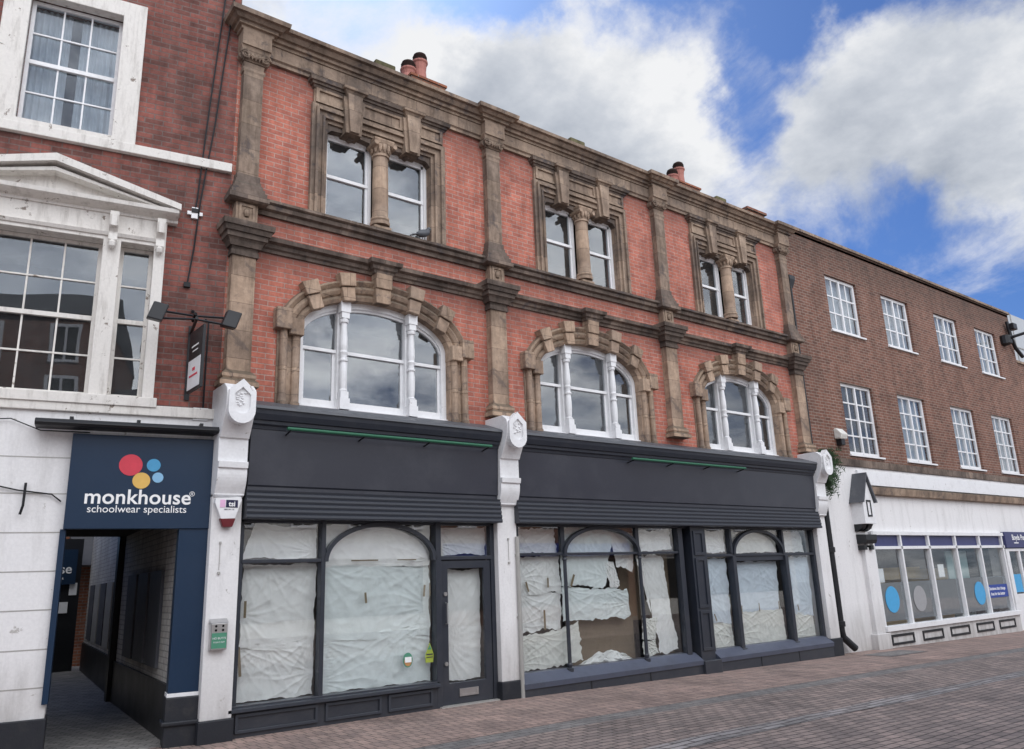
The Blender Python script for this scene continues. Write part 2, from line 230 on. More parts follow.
# ------------------------------------------------------------------ mesh helpers
class MB:
    def __init__(s): s.v=[]; s.f=[]
    def add(s,vs,fs):
        o=len(s.v); s.v+= [tuple(p) for p in vs]; s.f+=[tuple(i+o for i in f) for f in fs]; return s
    def box(s,x0,x1,y0,y1,z0,z1):
        return s.add([(x0,y0,z0),(x1,y0,z0),(x1,y1,z0),(x0,y1,z0),(x0,y0,z1),(x1,y0,z1),(x1,y1,z1),(x0,y1,z1)],[(0,3,2,1),(4,5,6,7),(0,1,5,4),(1,2,6,5),(2,3,7,6),(3,0,4,7)])
    def prism(s,prof,x0,x1):     # prof: (y,z) counter-clockwise seen from +x ... any order
        n=len(prof); vs=[(x0,y,z) for y,z in prof]+[(x1,y,z) for y,z in prof]
        fs=[(i,(i+1)%n,n+(i+1)%n,n+i) for i in range(n)]+[tuple(range(n-1,-1,-1)),tuple(range(n,2*n))]
        return s.add(vs,fs)
    def stack(s,x0,x1,d,lv,yb=.02):   # lv: (z, extra) loft of plan rectangles; moulded capital/base with returns
        vs=[];fs=[]
        for z,e in lv: vs+=[(x0-e,-d-e,z),(x1+e,-d-e,z),(x1+e,yb,z),(x0-e,yb,z)]
        for k in range(len(lv)-1):
            a=4*k
            for i in range(4): fs.append((a+i,a+(i+1)%4,a+4+(i+1)%4,a+4+i))
        fs.append((3,2,1,0)); a=4*(len(lv)-1); fs.append((a,a+1,a+2,a+3)); return s.add(vs,fs)
    def plate(s,outer,holes,y0,y1):   # polygon in xz, thickness from y0 (front) to y1
        loops=[outer]+list(holes); tris=tessellate_polygon([[Vector((p[0],p[1],0)) for p in l] for l in loops])
        pts=[p for l in loops for p in l]; n=len(pts)
        vs=[(p[0],y0,p[1]) for p in pts]+[(p[0],y1,p[1]) for p in pts]; fs=[]
        for t in tris: fs.append(tuple(t)); fs.append(tuple(i+n for i in reversed(t)))
        o=0
        for l in loops:
            k=len(l)
            for i in range(k): a=o+i;b=o+(i+1)%k; fs.append((a,b,b+n,a+n))
            o+=k
        return s.add(vs,fs)
    def tube(s,pts,r,n=8,caps=True):
        pts=[Vector(p) for p in pts]; vs=[];fs=[]
        for i,p in enumerate(pts):
            d=(pts[min(i+1,len(pts)-1)]-pts[max(i-1,0)]).normalized(); up=Vector((0,0,1)) if abs(d.z)<.9 else Vector((1,0,0)); a=d.cross(up).normalized(); b=d.cross(a)
            rr=r[i] if isinstance(r,(list,tuple)) else r
            for k in range(n): t=2*math.pi*k/n; vs.append(p+a*rr*math.cos(t)+b*rr*math.sin(t))
        for i in range(len(pts)-1):
            for k in range(n): fs.append((i*n+k,i*n+(k+1)%n,(i+1)*n+(k+1)%n,(i+1)*n+k))
        if caps: fs.append(tuple(range(n-1,-1,-1))); fs.append(tuple((len(pts)-1)*n+k for k in range(n)))
        return s.add(vs,fs)
    def lathe(s,cx,cy,prof,n=20):    # prof (z,r)
        vs=[];fs=[]
        for z,r in prof:
            for k in range(n): t=2*math.pi*k/n; vs.append((cx+r*math.cos(t),cy+r*math.sin(t),z))
        for i in range(len(prof)-1):
            for k in range(n): fs.append((i*n+k,i*n+(k+1)%n,(i+1)*n+(k+1)%n,(i+1)*n+k))
        fs.append(tuple(range(n-1,-1,-1))); fs.append(tuple((len(prof)-1)*n+k for k in range(n))); return s.add(vs,fs)
    def archsweep(s,cx,cz,a,b,prof,t0=0,t1=180,n=40):   # prof: closed list (r,y)
        k=len(prof); vs=[];fs=[]
        for i in range(n+1):
            t=rad(t0+(t1-t0)*i/n)
            for r,y in prof: vs.append((cx+(a+r)*math.cos(t),y,cz+(b+r)*math.sin(t)))
        for i in range(n):
            for j in range(k): fs.append((i*k+j,i*k+(j+1)%k,(i+1)*k+(j+1)%k,(i+1)*k+j))
        fs.append(tuple(range(k))); fs.append(tuple(n*k+j for j in range(k-1,-1,-1))); return s.add(vs,fs)
    def poly(s,pts,fs=None): return s.add(pts,[tuple(range(len(pts)))])
def obj(name,mb,mat,parent=None,bevel=0,smooth=False,org=None):
    me=bpy.data.meshes.new(name)
    o=org if org is not None else (Vector(parent['_o']) if parent is not None and '_o' in parent else Vector((0,0,0)))
    me.from_pydata([(x-o[0],y-o[1],z-o[2]) for x,y,z in mb.v],[],mb.f); 
    import bmesh
    bm=bmesh.new(); bm.from_mesh(me); bmesh.ops.recalc_face_normals(bm,faces=bm.faces[:]); bm.to_mesh(me); bm.free()
    me.materials.append(M[mat] if isinstance(mat,str) else mat)
    if smooth:
        for p in me.polygons: p.use_smooth=True
    ob=bpy.data.objects.new(name,me); COL.objects.link(ob); ob['_o']=tuple(o)
    if parent is not None:
        ob.parent=parent
    elif org is not None: ob.location=org
    if bevel:
        bv=ob.modifiers.new('bevel','BEVEL'); bv.width=bevel; bv.segments=2; bv.limit_method='ANGLE'; bv.angle_limit=rad(35)
    if smooth:
        pass
    return ob
def tag(o,label=None,cat=None,group=None,kind=None):
    if label: o['label']=label
    if cat: o['category']=cat
    if group: o['group']=group
    if kind: o['kind']=kind
    return o
def thing(name,label,cat,loc=(0,0,0),rot=(0,0,0),group=None,local=False):
    e=bpy.data.objects.new(name,None); COL.objects.link(e); e.location=loc; e.rotation_euler=rot; e.empty_display_size=.2
    e['_o']=(0,0,0) if local else tuple(loc); return tag(e,label,cat,group)
def single(name,mb,mat,label,cat,group=None,bevel=0,smooth=False,org=None):
    if org is None:
        xs=[v[0] for v in mb.v]; ys=[v[1] for v in mb.v]; zs=[v[2] for v in mb.v]
        org=Vector(((min(xs)+max(xs))/2,max(ys),min(zs)))
    return tag(obj(name,mb,mat,None,bevel,smooth,org),label,cat,group)
def dup(o,dx,parent=None,dz=0):
    c=o.copy(); COL.objects.link(c)
    if parent is not None: c.parent=parent
    else: c.parent=o.parent
    c.location=(o.location.x+dx,o.location.y,o.location.z+dz)
    for ch in [q for q in bpy.data.objects if q.parent==o and q is not c]:
        k=ch.copy(); COL.objects.link(k); k.parent=c
    return c
def text(name,s,size,mat,parent,loc,rotz=0,offset=0,align='CENTER',shear=0,spacing=1.0,xs=1.0,depth=.004):
    cu=bpy.data.curves.new('t','FONT'); cu.body=s; cu.size=size; cu.offset=offset; cu.align_x=align; cu.extrude=depth; cu.space_character=spacing
    t=bpy.data.objects.new('t',cu); COL.objects.link(t); bpy.context.view_layer.update()
    me=bpy.data.meshes.new_from_object(t.evaluated_get(bpy.context.evaluated_depsgraph_get())); bpy.data.objects.remove(t)
    o=Vector(parent['_o'])
    for v in me.vertices:
        x,y,z=v.co; px=x*xs; 
        v.co=(loc[0]+px*math.cos(rotz)-o.x, loc[1]+px*math.sin(rotz)-z-o.y, loc[2]+y-o.z)
    me.materials.clear(); me.materials.append(M[mat]); me.name=name
    ob=bpy.data.objects.new(name,me); COL.objects.link(ob); ob.parent=parent; ob['_o']=tuple(o); return ob
def disc(cx,cz,rx,rz,y,t=.006,n=32):
    return MB().plate([(cx+rx*math.cos(2*math.pi*i/n),cz+rz*math.sin(2*math.pi*i/n)) for i in range(n)],[],y-t,y)
def gz(x): return -.0125*max(0,x-7)
def ell(cx,cz,a,b,n=28,t0=0,t1=180): return [(cx+a*math.cos(rad(t0+(t1-t0)*i/n)),cz+b*math.sin(rad(t0+(t1-t0)*i/n))) for i in range(n+1)]
def rect(x0,x1,z0,z1): return [(x0,z0),(x1,z0),(x1,z1),(x0,z1)]

# ------------------------------------------------------------------ ground
def sheet(name,x0,x1,y0,y1,dz,mat):
    m=MB(); xs=[x for x in (x0,7) if x0<=x<=x1]+[x1]; xs=sorted(set([x0]+([7] if x0<7<x1 else [])+[x1]))
    for a,b in zip(xs,xs[1:]): m.poly([(a,y0,gz(a)+dz),(b,y0,gz(b)+dz),(b,y1,gz(b)+dz),(a,y1,gz(a)+dz)])
    o=obj(name,m,mat); tag(o,kind='structure'); return o
sheet('ground',-300,400,-400,300,-.012,'far_ground')
sheet('pavement',-12,60,-2.25,.6,0,'pave')
sheet('gutter_strip',-12,60,-2.6,-2.25,-.003,'gutter')
sheet('road',-12,60,-19.5,-2.6,-.002,'road')
m=MB(); n=60
for i in range(n):
    def e(x,k): return -4.02+(-.30 if k else 0)+.06*noise.noise(Vector((x*.5,k*7,0)))
    a=-4+i*.6;b=a+.6; m.poly([(a,e(a,1),gz(a)+.003),(b,e(b,1),gz(b)+.003),(b,e(b,0),gz(b)+.003),(a,e(a,0),gz(a)+.003)])
tag(obj('drainage_channel',m,'channel'),kind='structure')
o=sheet('alley_floor',1.0,4.6,.0,13.2,.004,'alley')

def cover(x0,x1,y0,y1,mt,nm,lb,cat):
    m=MB(); m.add([(x0,y0,gz(x0)+.004),(x1,y0,gz(x1)+.004),(x1,y1,gz(x1)+.004),(x0,y1,gz(x0)+.004)],[(0,1,2,3)]); t=thing(nm,lb,cat,((x0+x1)/2,(y0+y1)/2,gz((x0+x1)/2))); obj('plate',m,mt,t)
    m=MB(); 
    for a,b,c_,d in ((x0,x1,y0-.02,y0),(x0,x1,y1,y1+.02),(x0-.02,x0,y0-.02,y1+.02),(x1,x1+.02,y0-.02,y1+.02)): m.add([(a,c_,gz(a)+.005),(b,c_,gz(b)+.005),(b,d,gz(b)+.005),(a,d,gz(a)+.005)],[(0,1,2,3)])
    obj('rim',m,'plinth',t)
cover(16.2,17.7,-1.15,-.55,'gutter','inspection_cover','pale rectangular inspection cover in the pavement before the white rendered wall','inspection cover')
# ------------------------------------------------------------------ central building
MAIN=thing('commercial_building','three storey red brick building with sandstone pilasters, arched windows and dark empty shopfronts','building',(9.5,0,0))
PC=[3.14,7.35,11.57,15.88]; BC=[5.225,9.475,13.77]; HW=.16
AX,AZ,AA,AB=0,5.13,1.22,.60
holes=[]
for c in BC:
    holes.append([(c-AA-.12,4.02),(c+AA+.12,4.02)]+ell(c,AZ,AA+.12,AB+.12))
    holes.append(rect(c-.93,c+.93,6.95,8.5))
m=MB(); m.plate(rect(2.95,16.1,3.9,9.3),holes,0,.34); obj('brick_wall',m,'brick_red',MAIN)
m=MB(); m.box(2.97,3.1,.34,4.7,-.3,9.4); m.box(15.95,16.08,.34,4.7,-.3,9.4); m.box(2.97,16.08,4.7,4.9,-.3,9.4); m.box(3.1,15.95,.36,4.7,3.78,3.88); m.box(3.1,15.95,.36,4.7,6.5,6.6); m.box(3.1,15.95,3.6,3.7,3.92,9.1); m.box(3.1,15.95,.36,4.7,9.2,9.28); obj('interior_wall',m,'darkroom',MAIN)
m=MB(); m.box(3.1,15.95,2.6,2.7,-.1,3.75); m.box(7.15,7.3,.0,2.6,-.1,3.75);m.box(3.1,15.95,.02,2.6,-.12,-.02); obj('shop_interior',m,'shoproom',MAIN)
m=MB(); m.prism([(.31,9.42),(2.6,10.9),(4.95,9.42)],2.96,16.1); obj('roof',m,'roof',MAIN)
# pilasters
def pilaster(cx):
    x0,x1=cx-HW,cx+HW; d=.13
    m=MB(); m.box(x0,x1,-d,.01,4.38,6.02); p=obj('pilaster',m,'stone',MAIN,.006)
    m=MB(); m.box(x0+.02,x1-.02,-d+.01,.01,7.16,8.85); obj('upper_shaft',m,'stone_dark',p,.006)
    m=MB(); m.stack(x0,x1,d,[(4.18,.09),(4.24,.09),(4.28,.045),(4.30,.06),(4.34,.06),(4.40,.0)]); obj('base',m,'stone',p)
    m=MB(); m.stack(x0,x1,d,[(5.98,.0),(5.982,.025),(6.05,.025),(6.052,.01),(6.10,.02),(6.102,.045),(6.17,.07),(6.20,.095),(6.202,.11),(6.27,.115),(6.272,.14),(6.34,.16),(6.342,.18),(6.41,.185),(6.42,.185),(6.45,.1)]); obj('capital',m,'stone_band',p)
    m=MB(); m.box(x0+.01,x1-.01,-d,.01,6.46,6.78); obj('pedestal',m,'stone_dark',p,.005)
    m=MB(); m.plate(rect(x0+.05,x1-.05,6.5,6.74),[rect(x0+.085,x1-.085,6.535,6.705)],-d-.018,-d+.002); m.lathe(cx,-d-.005,[(6.56,.03),(6.6,.045),(6.64,.045),(6.68,.02)],10); obj('panel_moulding',m,'stone_dark',p)
    m=MB(); m.stack(x0,x1,d,[(6.76,.07),(6.78,.11),(6.85,.11),(6.852,.08),(6.92,.085),(6.922,.055),(6.98,.06),(6.982,.035),(7.03,.035),(7.06,.015),(7.10,.015),(7.102,.0),(7.19,.0)]); obj('upper_base',m,'stone_band',p)
    # scrolled capital
    m=MB(); m.stack(x0,x1,d,[(8.80,-.01),(8.83,.0),(8.87,.0),(8.88,-.02),(8.96,-.01)]);
    m.stack(x0,x1,d,[(8.97,.0),(9.1,.03),(9.16,.05),(9.18,.06)])
    for sx in (-1,1):
        xx=cx+sx*(HW+.005); pts=[]
        for i in range(22):
            t=i/21*4.2*math.pi; r=.075*(1-i/24); pts.append((xx-sx*.02+sx*r*math.cos(t),-d-.04,9.05+r*math.sin(t)))
        m.tube(pts,.014,6)
        m.tube([(xx-sx*.0,-d+.02,9.05),(xx,-.02,9.05)],.06,10)
    m.tube([(cx-HW+.03+ (2*HW-.06)*i/10,-d-.05,9.08-.055*math.sin(math.pi*i/10)) for i in range(11)],.022,6)
    for i in range(5):
        xx=cx-.1+.05*i; m.lathe(xx,-d-.045,[(9.0-.02,.004),(9.02,.02),(9.06,.022),(9.09,.006)],8)
    obj('scroll_capital',m,'stone_dark',p)
    m=MB(); m.stack(x0,x1,d+.03,[(9.18,.05),(9.45,.05)]); obj('frieze_block',m,'stone_dark',p,.005)
    return p
p0=pilaster(PC[0])
for c in PC[1:]: dup(p0,c-PC[0])
# string courses, frieze, cornice
def course(name,prof,x0,x1,mat,parent=MAIN):
    return obj(name,MB().prism(prof,x0,x1),mat,parent)
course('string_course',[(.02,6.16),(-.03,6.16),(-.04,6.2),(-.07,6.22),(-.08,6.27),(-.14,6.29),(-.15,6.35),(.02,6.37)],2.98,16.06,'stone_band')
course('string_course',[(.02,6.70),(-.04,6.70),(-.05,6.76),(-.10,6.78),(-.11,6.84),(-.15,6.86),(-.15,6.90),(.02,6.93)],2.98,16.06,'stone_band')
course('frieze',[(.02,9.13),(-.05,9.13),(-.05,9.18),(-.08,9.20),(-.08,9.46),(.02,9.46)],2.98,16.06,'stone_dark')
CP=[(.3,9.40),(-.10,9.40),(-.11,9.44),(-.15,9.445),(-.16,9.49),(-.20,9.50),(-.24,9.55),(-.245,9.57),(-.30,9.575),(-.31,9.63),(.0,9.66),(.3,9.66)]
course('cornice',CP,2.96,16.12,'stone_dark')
for c in PC:
    m=MB(); m.stack(c-HW,c+HW,.13,[(9.42,.055),(9.425,.075),(9.47,.08),(9.475,.12),(9.52,.13),(9.525,.17),(9.57,.21),(9.575,.255),(9.64,.265),(9.67,.2)],yb=.28); obj('cornice_block',m,'stone_dark',MAIN)
    m=MB(); m.box(c-.15,c+.15,-.02,.2,9.62,9.80); obj('parapet_block',m,'moss',MAIN,.02)
for a,b in ((5.13,5.5),(9.34,9.72),(13.75,14.1)):
    m=MB(); m.box(a,b,.0,.3,9.6,9.97); obj('parapet_block',m,'moss',MAIN,.02)
# chimneys
for x in (6.78,14.62):
    zb=11.40
    m=MB(); m.box(x+.0,x+.78,1.7,2.3,9.6,zb); m.box(x-.03,x+.81,1.67,2.33,zb-.07,zb-.02); c=obj('chimney',m,'brick_far',MAIN)
    for k in (0,1):
        px=x+.02+.27*k; b=zb-.02; hh=(.22,.50)[k]
        m=MB(); m.lathe(px+.08,2.0,[(b,.19),(b+.06,.18),(b+.09,.145),(b+hh*.7,.125),(b+hh,.14),(b+hh+.03,.165),(b+hh+.06,.165)],14); p=obj('chimney_pot',m,'pot',c)
        m=MB(); q=b+hh+.06; m.lathe(px+.08,2.0,[(q,.13),(q+.03,.15),(q+.04,.11),(q+.07,.15),(q+.08,.11),(q+.11,.15),(q+.13,.11),(q+.16,.13),(q+.20,.08),(q+.22,.0)],14); obj('pot_cowl',m,'cowl',p)
m=MB(); m.box(15.75,16.45,.6,1.1,9.4,10.42); m.box(15.7,16.5,.55,1.15,10.42,10.48); obj('chimney',m,'brick_far',MAIN)
m=MB(); m.box(3.1,3.4,.3,.7,9.6,10.0); obj('chimney',m,'brick_far',MAIN)
# arched window (bay 0)
c=BC[0]
def archwindow(c):
    # stone surround: jamb shafts and arch mouldings
    m=MB(); prof=[(.0,.2),(.0,-.03),(.05,-.06),(.09,-.03),(.10,-.02),(.12,-.05),(.17,-.08),(.215,-.05),(.22,-.03),(.24,-.05),(.28,-.09),(.31,-.07),(.33,.01),(.33,.2)]
    m.archsweep(c,AZ,AA,AB,prof,0,180,48)
    s=obj('arched_surround',m,'stone',MAIN)
    for sx in (-1,1):
        m=MB()
        xs=[(-AA-.33,-AA)] if sx<0 else [(AA,AA+.33)]
        a,b=xs[0]; m.box(c+a,c+b,-.02,.2,4.0,AZ)
        m.lathe(c+sx*(AA+.07),-.035,[(4.0,.06),(4.06,.075),(4.08,.06),(4.12,.055),(4.5,.055),(4.51,.062),(4.53,.055),(AZ,.055)],12)
        m.lathe(c+sx*(AA+.25),-.045,[(4.0,.06),(4.06,.075),(4.08,.06),(4.12,.055),(4.5,.055),(4.51,.062),(4.53,.055),(AZ,.055)],12)
        obj('jamb',m,'stone',s)
        m=MB(); m.box(c+min(sx*(AA-.01),sx*(AA+.19)),c+max(sx*(AA-.01),sx*(AA+.19)),-.13,.1,AZ-.12,AZ+.12); m.box(c+min(sx*(AA+.17),sx*(AA+.39)),c+max(sx*(AA+.17),sx*(AA+.39)),-.15,.1,AZ-.06,AZ+.24)
        obj('springer',m,'stone',s,.012)
    # voussoir blocks
    for ang,w,outr,inr,nm in ((146,.11,.40,-.02,'voussoir'),(116,.115,.40,-.02,'voussoir'),(64,.115,.40,-.02,'voussoir'),(34,.11,.40,-.02,'voussoir')):
        t=rad(ang); ax=Vector((math.cos(t)*AA,math.sin(t)*AB)); base=Vector((c,AZ))+ax
        n=Vector((math.cos(t)/AA,math.sin(t)/AB)).normalized(); tt=Vector((-n.y,n.x))
        n=(n*.6+Vector((0,1))*.4).normalized() if abs(n.x)<.6 else n; tt=Vector((-n.y,n.x))
        q=lambda r,u:tuple(base+n*r+tt*u)
        m=MB(); m.plate([q(inr,-w*.8),q(outr*.48,-w*.9),q(outr*.48,w*.9),q(inr,w*.8)],[],-.125,.02); m.plate([q(outr*.5,-w),q(outr,-w*1.15),q(outr,w*1.15),q(outr*.5,w)],[],-.155,.02)
        obj(nm,m,'stone',s,.012)
    m=MB(); zt=AZ+AB; m.plate([(c-.115,zt-.03),(c-.13,zt+.2),(c+.13,zt+.2),(c+.115,zt-.03)],[],-.135,.02); m.plate([(c-.13,zt+.2),(c-.14,6.17),(c+.14,6.17),(c+.13,zt+.2)],[],-.16,.02); obj('keystone',m,'stone',s,.012)
    m=MB(); m.stack(c-.13,c+.13,.12,[(6.16,.03),(6.2,.04),(6.22,.07),(6.27,.08),(6.29,.13),(6.35,.14),(6.37,.1)]); obj('keystone_cap',m,'stone_band',s)
    # white timber window
    yf=.1
    m=MB(); m.archsweep(c,AZ,AA,AB,[(-.085,yf),(.0,yf),(.0,yf+.1),(-.085,yf+.1)],0,180,48)
    for sx in (-1,1): m.box(c+min(sx*AA,sx*(AA-.085)),c+max(sx*AA,sx*(AA-.085)),yf,yf+.1,4.03,AZ)
    w=obj('arched_window',m,'white',MAIN)
    m=MB(); m.box(c-AA,c+AA,yf-.05,yf+.1,4.0,4.09); obj('window_sill',m,'white',w,.008)
    def zt_(x,a=AA-.08,b=AB-.08): return AZ+b*math.sqrt(max(0,1-(x/a)**2))
    MX=.555
    for x in (-MX,MX):
        m=MB(); m.box(c+x-.075,c+x+.075,yf-.02,yf+.1,4.09,zt_(abs(x))+.03); obj('mullion',m,'white',w,.006)
        m=MB(); y=yf-.075
        m.box(c+x-.075,c+x+.075,y-.075,y+.06,4.06,4.22); m.box(c+x-.06,c+x+.06,y-.06,y+.05,4.22,4.32)
        m.lathe(c+x,y,[(4.32,.06),(4.34,.065),(4.36,.045),(4.4,.05),(4.5,.056),(4.62,.058),(4.72,.05),(4.76,.045),(4.77,.062),(4.8,.062),(4.81,.045),(4.86,.05),(4.9,.062),(4.93,.05),(5.0,.058),(5.1,.056),(5.25,.046),(5.34,.042),(5.35,.062),(5.39,.066),(5.41,.05)],14)
        m.box(c+x-.06,c+x+.06,y-.06,y+.08,5.41,5.50); m.box(c+x-.075,c+x+.075,y-.07,y+.08,5.5,5.66)
        obj('baluster',m,'white',w)
    for a,b in ((-AA+.085,-MX-.075),(-MX+.075,MX-.075),(MX+.075,AA-.085)):
        zl=4.93
        m=MB(); m.box(c+a,c+b,yf+.02,yf+.08,zl-.025,zl+.025); m.box(c+a,c+b,yf+.03,yf+.09,4.09,4.2)
        m.box(c+a,c+a+.045,yf+.045,yf+.09,4.2,zl-.025); m.box(c+b-.045,c+b,yf+.045,yf+.09,4.2,zl-.025)
        k=[(x,zt_(x)) for x in [a+(b-a)*i/10 for i in range(11)]]; k2=[(x,z-.045) for x,z in k]
        m.plate([(c+x,z) for x,z in k]+[(c+x,z) for x,z in reversed(k2)],[],yf+.03,yf+.09)
        obj('sash',m,'white',w,.004)
        m=MB(); m.plate([(c+a+.01,4.12),(c+b-.01,4.12)]+[(c+x,z-.02) for x,z in reversed(k)],[],yf+.06,yf+.066); obj('pane',m,'glass',w)
    return s,w
s0,w0=archwindow(BC[0])
# paired upper window
def pairwindow(c):
    # architrave: stepped frame around opening
    m=MB()
    def fr(x,z,y,w): # outer half width, top
        return m.plate([(c-x,6.93),(c-x,z),(c+x,z),(c+x,6.93),(c+x-w,6.93),(c+x-w,z-w),(c-x+w,z-w),(c-x+w,6.93)],[],y,.15)
    fr(1.17,8.73,-.06,.06); fr(1.11,8.67,-.10,.04); fr(1.07,8.63,-.055,.07); fr(1.0,8.56,-.075,.035); fr(.965,8.525,-.03,.055)
    s=obj('window_architrave',m,'stone_dark',MAIN)
    m=MB(); m.plate(rect(c-1.14,c+1.14,8.74,9.0),[],-.045,.02)
    for a,b in ((-1.12,-.62),(-.36,.36),(.62,1.12)): m.plate(rect(c+a,c+b,8.75,8.99),[rect(c+a+.05,c+b-.05,8.79,8.95)],-.075,-.04)
    obj('lintel_panel',m,'stone_dark',s)
    m=MB()
    m.plate([(c-.91,8.3),(c-.91,8.47),(c+.91,8.47),(c+.91,8.3),(c+.84,8.38),(c+.62,8.40),(c+.5,8.33),(c+.36,8.40),(c+.2,8.38),(c+.15,8.3),(c-.15,8.3),(c-.2,8.38),(c-.36,8.40),(c-.5,8.33),(c-.62,8.40),(c-.84,8.38)],[],.0,.12)
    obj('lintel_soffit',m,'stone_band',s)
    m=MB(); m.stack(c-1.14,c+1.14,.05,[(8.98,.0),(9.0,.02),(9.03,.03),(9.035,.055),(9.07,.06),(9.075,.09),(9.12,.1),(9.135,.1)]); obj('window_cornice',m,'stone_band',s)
    for x in (-.52,.52):
        m=MB(); m.plate([(c+x-.075,8.37),(c+x+.075,8.37),(c+x+.125,9.02),(c+x-.125,9.02)],[],-.17,.1); m.plate([(c+x-.13,8.36),(c+x+.13,8.36),(c+x+.175,8.98),(c+x-.175,8.98)],[],-.12,.13)
        m.stack(c+x-.12,c+x+.12,.12,[(9.0,.0),(9.03,.02),(9.07,.05),(9.08,.08),(9.13,.09)])
        obj('keystone',m,'stone_dark',s,.006)
    m=MB(); r=.125; y=-.0
    m.stack(c-r,c+r,r-.04,[(6.93,.02),(6.97,.02)],yb=.2)
    m.lathe(c,y,[(7.0,.15),(7.05,.155),(7.07,.13),(7.09,.145),(7.12,.145),(7.14,.125),(7.6,.125),(8.15,.118),(8.16,.14),(8.19,.14),(8.2,.12),(8.28,.13),(8.36,.17)],24)
    for k in range(12):
        t=2*math.pi*k/12; m.lathe(c+.14*math.cos(t),y+.14*math.sin(t),[(8.22,.01),(8.26,.03),(8.31,.035),(8.35,.03)],7)
    m.stack(c-.15,c+.15,.13,[(8.36,.0),(8.42,.02),(8.44,.02)],yb=.15)
    for sx in (-1,1): m.tube([(c+sx*.16,-.19,8.33),(c+sx*.16,.1,8.33)],.04,8)
    obj('stone_column',m,'stone',s)
    m=MB(); 
    for a,b in ((-.91,-.1),(.1,.91)):
        m.box(c+a,c+a+.05,.12,.22,6.95,8.42); m.box(c+b-.05,c+b,.12,.22,6.95,8.42); m.box(c+a,c+b,.12,.22,8.36,8.43); m.box(c+a,c+b,.10,.22,6.94,6.99)
    w=obj('paired_window',m,'white',MAIN)
    for a,b in ((-.86,-.15),(.15,.86)):
        m=MB(); zl=7.69; m.box(c+a,c+b,.135,.2,zl-.025,zl+.025); m.box(c+a,c+b,.15,.2,8.31,8.36); m.box(c+a,c+b,.15,.2,6.99,7.05); m.box(c+a,c+a+.035,.15,.2,6.99,8.36); m.box(c+b-.035,c+b,.15,.2,6.99,8.36); obj('sash',m,'white',w)
        m=MB(); m.box(c+a,c+b,.17,.176,6.99,8.36); obj('pane',m,'glass',w)
    return s,w
s1,w1=pairwindow(BC[0])
for b in BC[1:]:
    for q in (s0,w0,s1,w1): dup(q,b-BC[0])
# lead flashing + shop cornice
for x0,x1,zz in ((3.28,7.1,0),(7.46,15.62,.0)):
    m=MB(); 
    m.prism([(.0,3.9),(.0,4.06),(-.1,4.03),(-.46,3.9),(-.47,3.86),(-.3,3.84)],x0,x1); obj('lead_flashing',m,'lead',MAIN)
    f=MB(); f.prism([(.0,2.84),(-.27,2.84),(-.27,2.9),(-.29,2.92),(-.33,3.66),(-.30,3.7),(.0,3.7)],x0,x1); fa=obj('fascia_board',f,'fascia',MAIN)
    m=MB(); m.prism([(-.2,3.6),(-.34,3.62),(-.35,3.66),(-.38,3.68),(-.385,3.72),(-.41,3.73),(-.44,3.80),(-.45,3.86),(-.2,3.88)],x0,x1); obj('fascia_cornice',m,'navy',fa)
    m=MB(); pr=[(-.05,2.5)]
    for k in range(5): z=2.5+.066*k; d=.33+.02*(4-k)*.4; pr+=[(-d,z),(-d-.008,z+.02),(-d-.006,z+.045),(-d+.012,z+.056)]
    pr+=[(-.33,2.85),(-.05,2.87)]; m.prism(pr,x0-.02,x1+.02 if x1<10 else x1); obj('roller_shutter_box',m,'navy_shutter',fa)
# piers with consoles
def pier(cx,zb):
    hw=.18
    m=MB(); m.box(cx-hw,cx+hw,-.24,.1,.24,2.8); p=obj('shop_pier',m,'white_wall',MAIN,.008)
    m=MB(); m.box(cx-hw-.02,cx+hw+.02,-.27,.1,zb,.24); obj('pier_plinth',m,'plinth',p,.01)
    m=MB(); pr=[(.1,2.76),(-.26,2.76),(-.3,2.78)]
    for i in range(9): t=i/8; pr.append((-.30-.075*math.sin(math.pi*t*.6),2.80+.3*t))
    pr+=[(-.40,3.1),(-.41,3.18),(-.36,3.18),(-.36,3.47)]
    for i in range(11): t=i/10; pr.append((-.39-.19*math.sin(t*math.pi/2),3.48+.5*t) if t>0 else (-.39,3.47))
    pr+=[(-.56,4.05),(-.45,4.13),(.1,4.13)]
    m.prism(pr,cx-hw,cx+hw); cn=obj('console',m,'white',p,.006)
    m=MB(); pts=[(cx-.165,4.02),(cx,4.17),(cx+.165,4.02)]+[(cx+.165*math.cos(rad(a)),3.78+.165*math.sin(rad(a))) for a in range(0,-181,-15)]
    ins=[(cx+(x-cx)*.6,3.91+(z-3.91)*.6) for x,z in pts]
    m.plate(pts,[ins],-.615,-.5); m.plate(ins,[],-.585,-.5); 
    for i in range(14): m.lathe(cx+random.uniform(-.06,.06),-.585,[(3.84+.012*i-.02,.004),(3.84+.012*i,.022),(3.84+.012*i+.02,.004)],6)
    obj('shield',m,'white',p)
    return p
PX=[3.06,7.29,15.78]
for x,z in zip(PX,(-.1,-.1,-.3)): pier(x,z)
# ---- shopfronts
Y0=-.14   # frame face
def bar(m,x0,x1,z0,z1,y0=Y0,y1=Y0+.1): m.box(x0,x1,y0,y1,z0,z1)
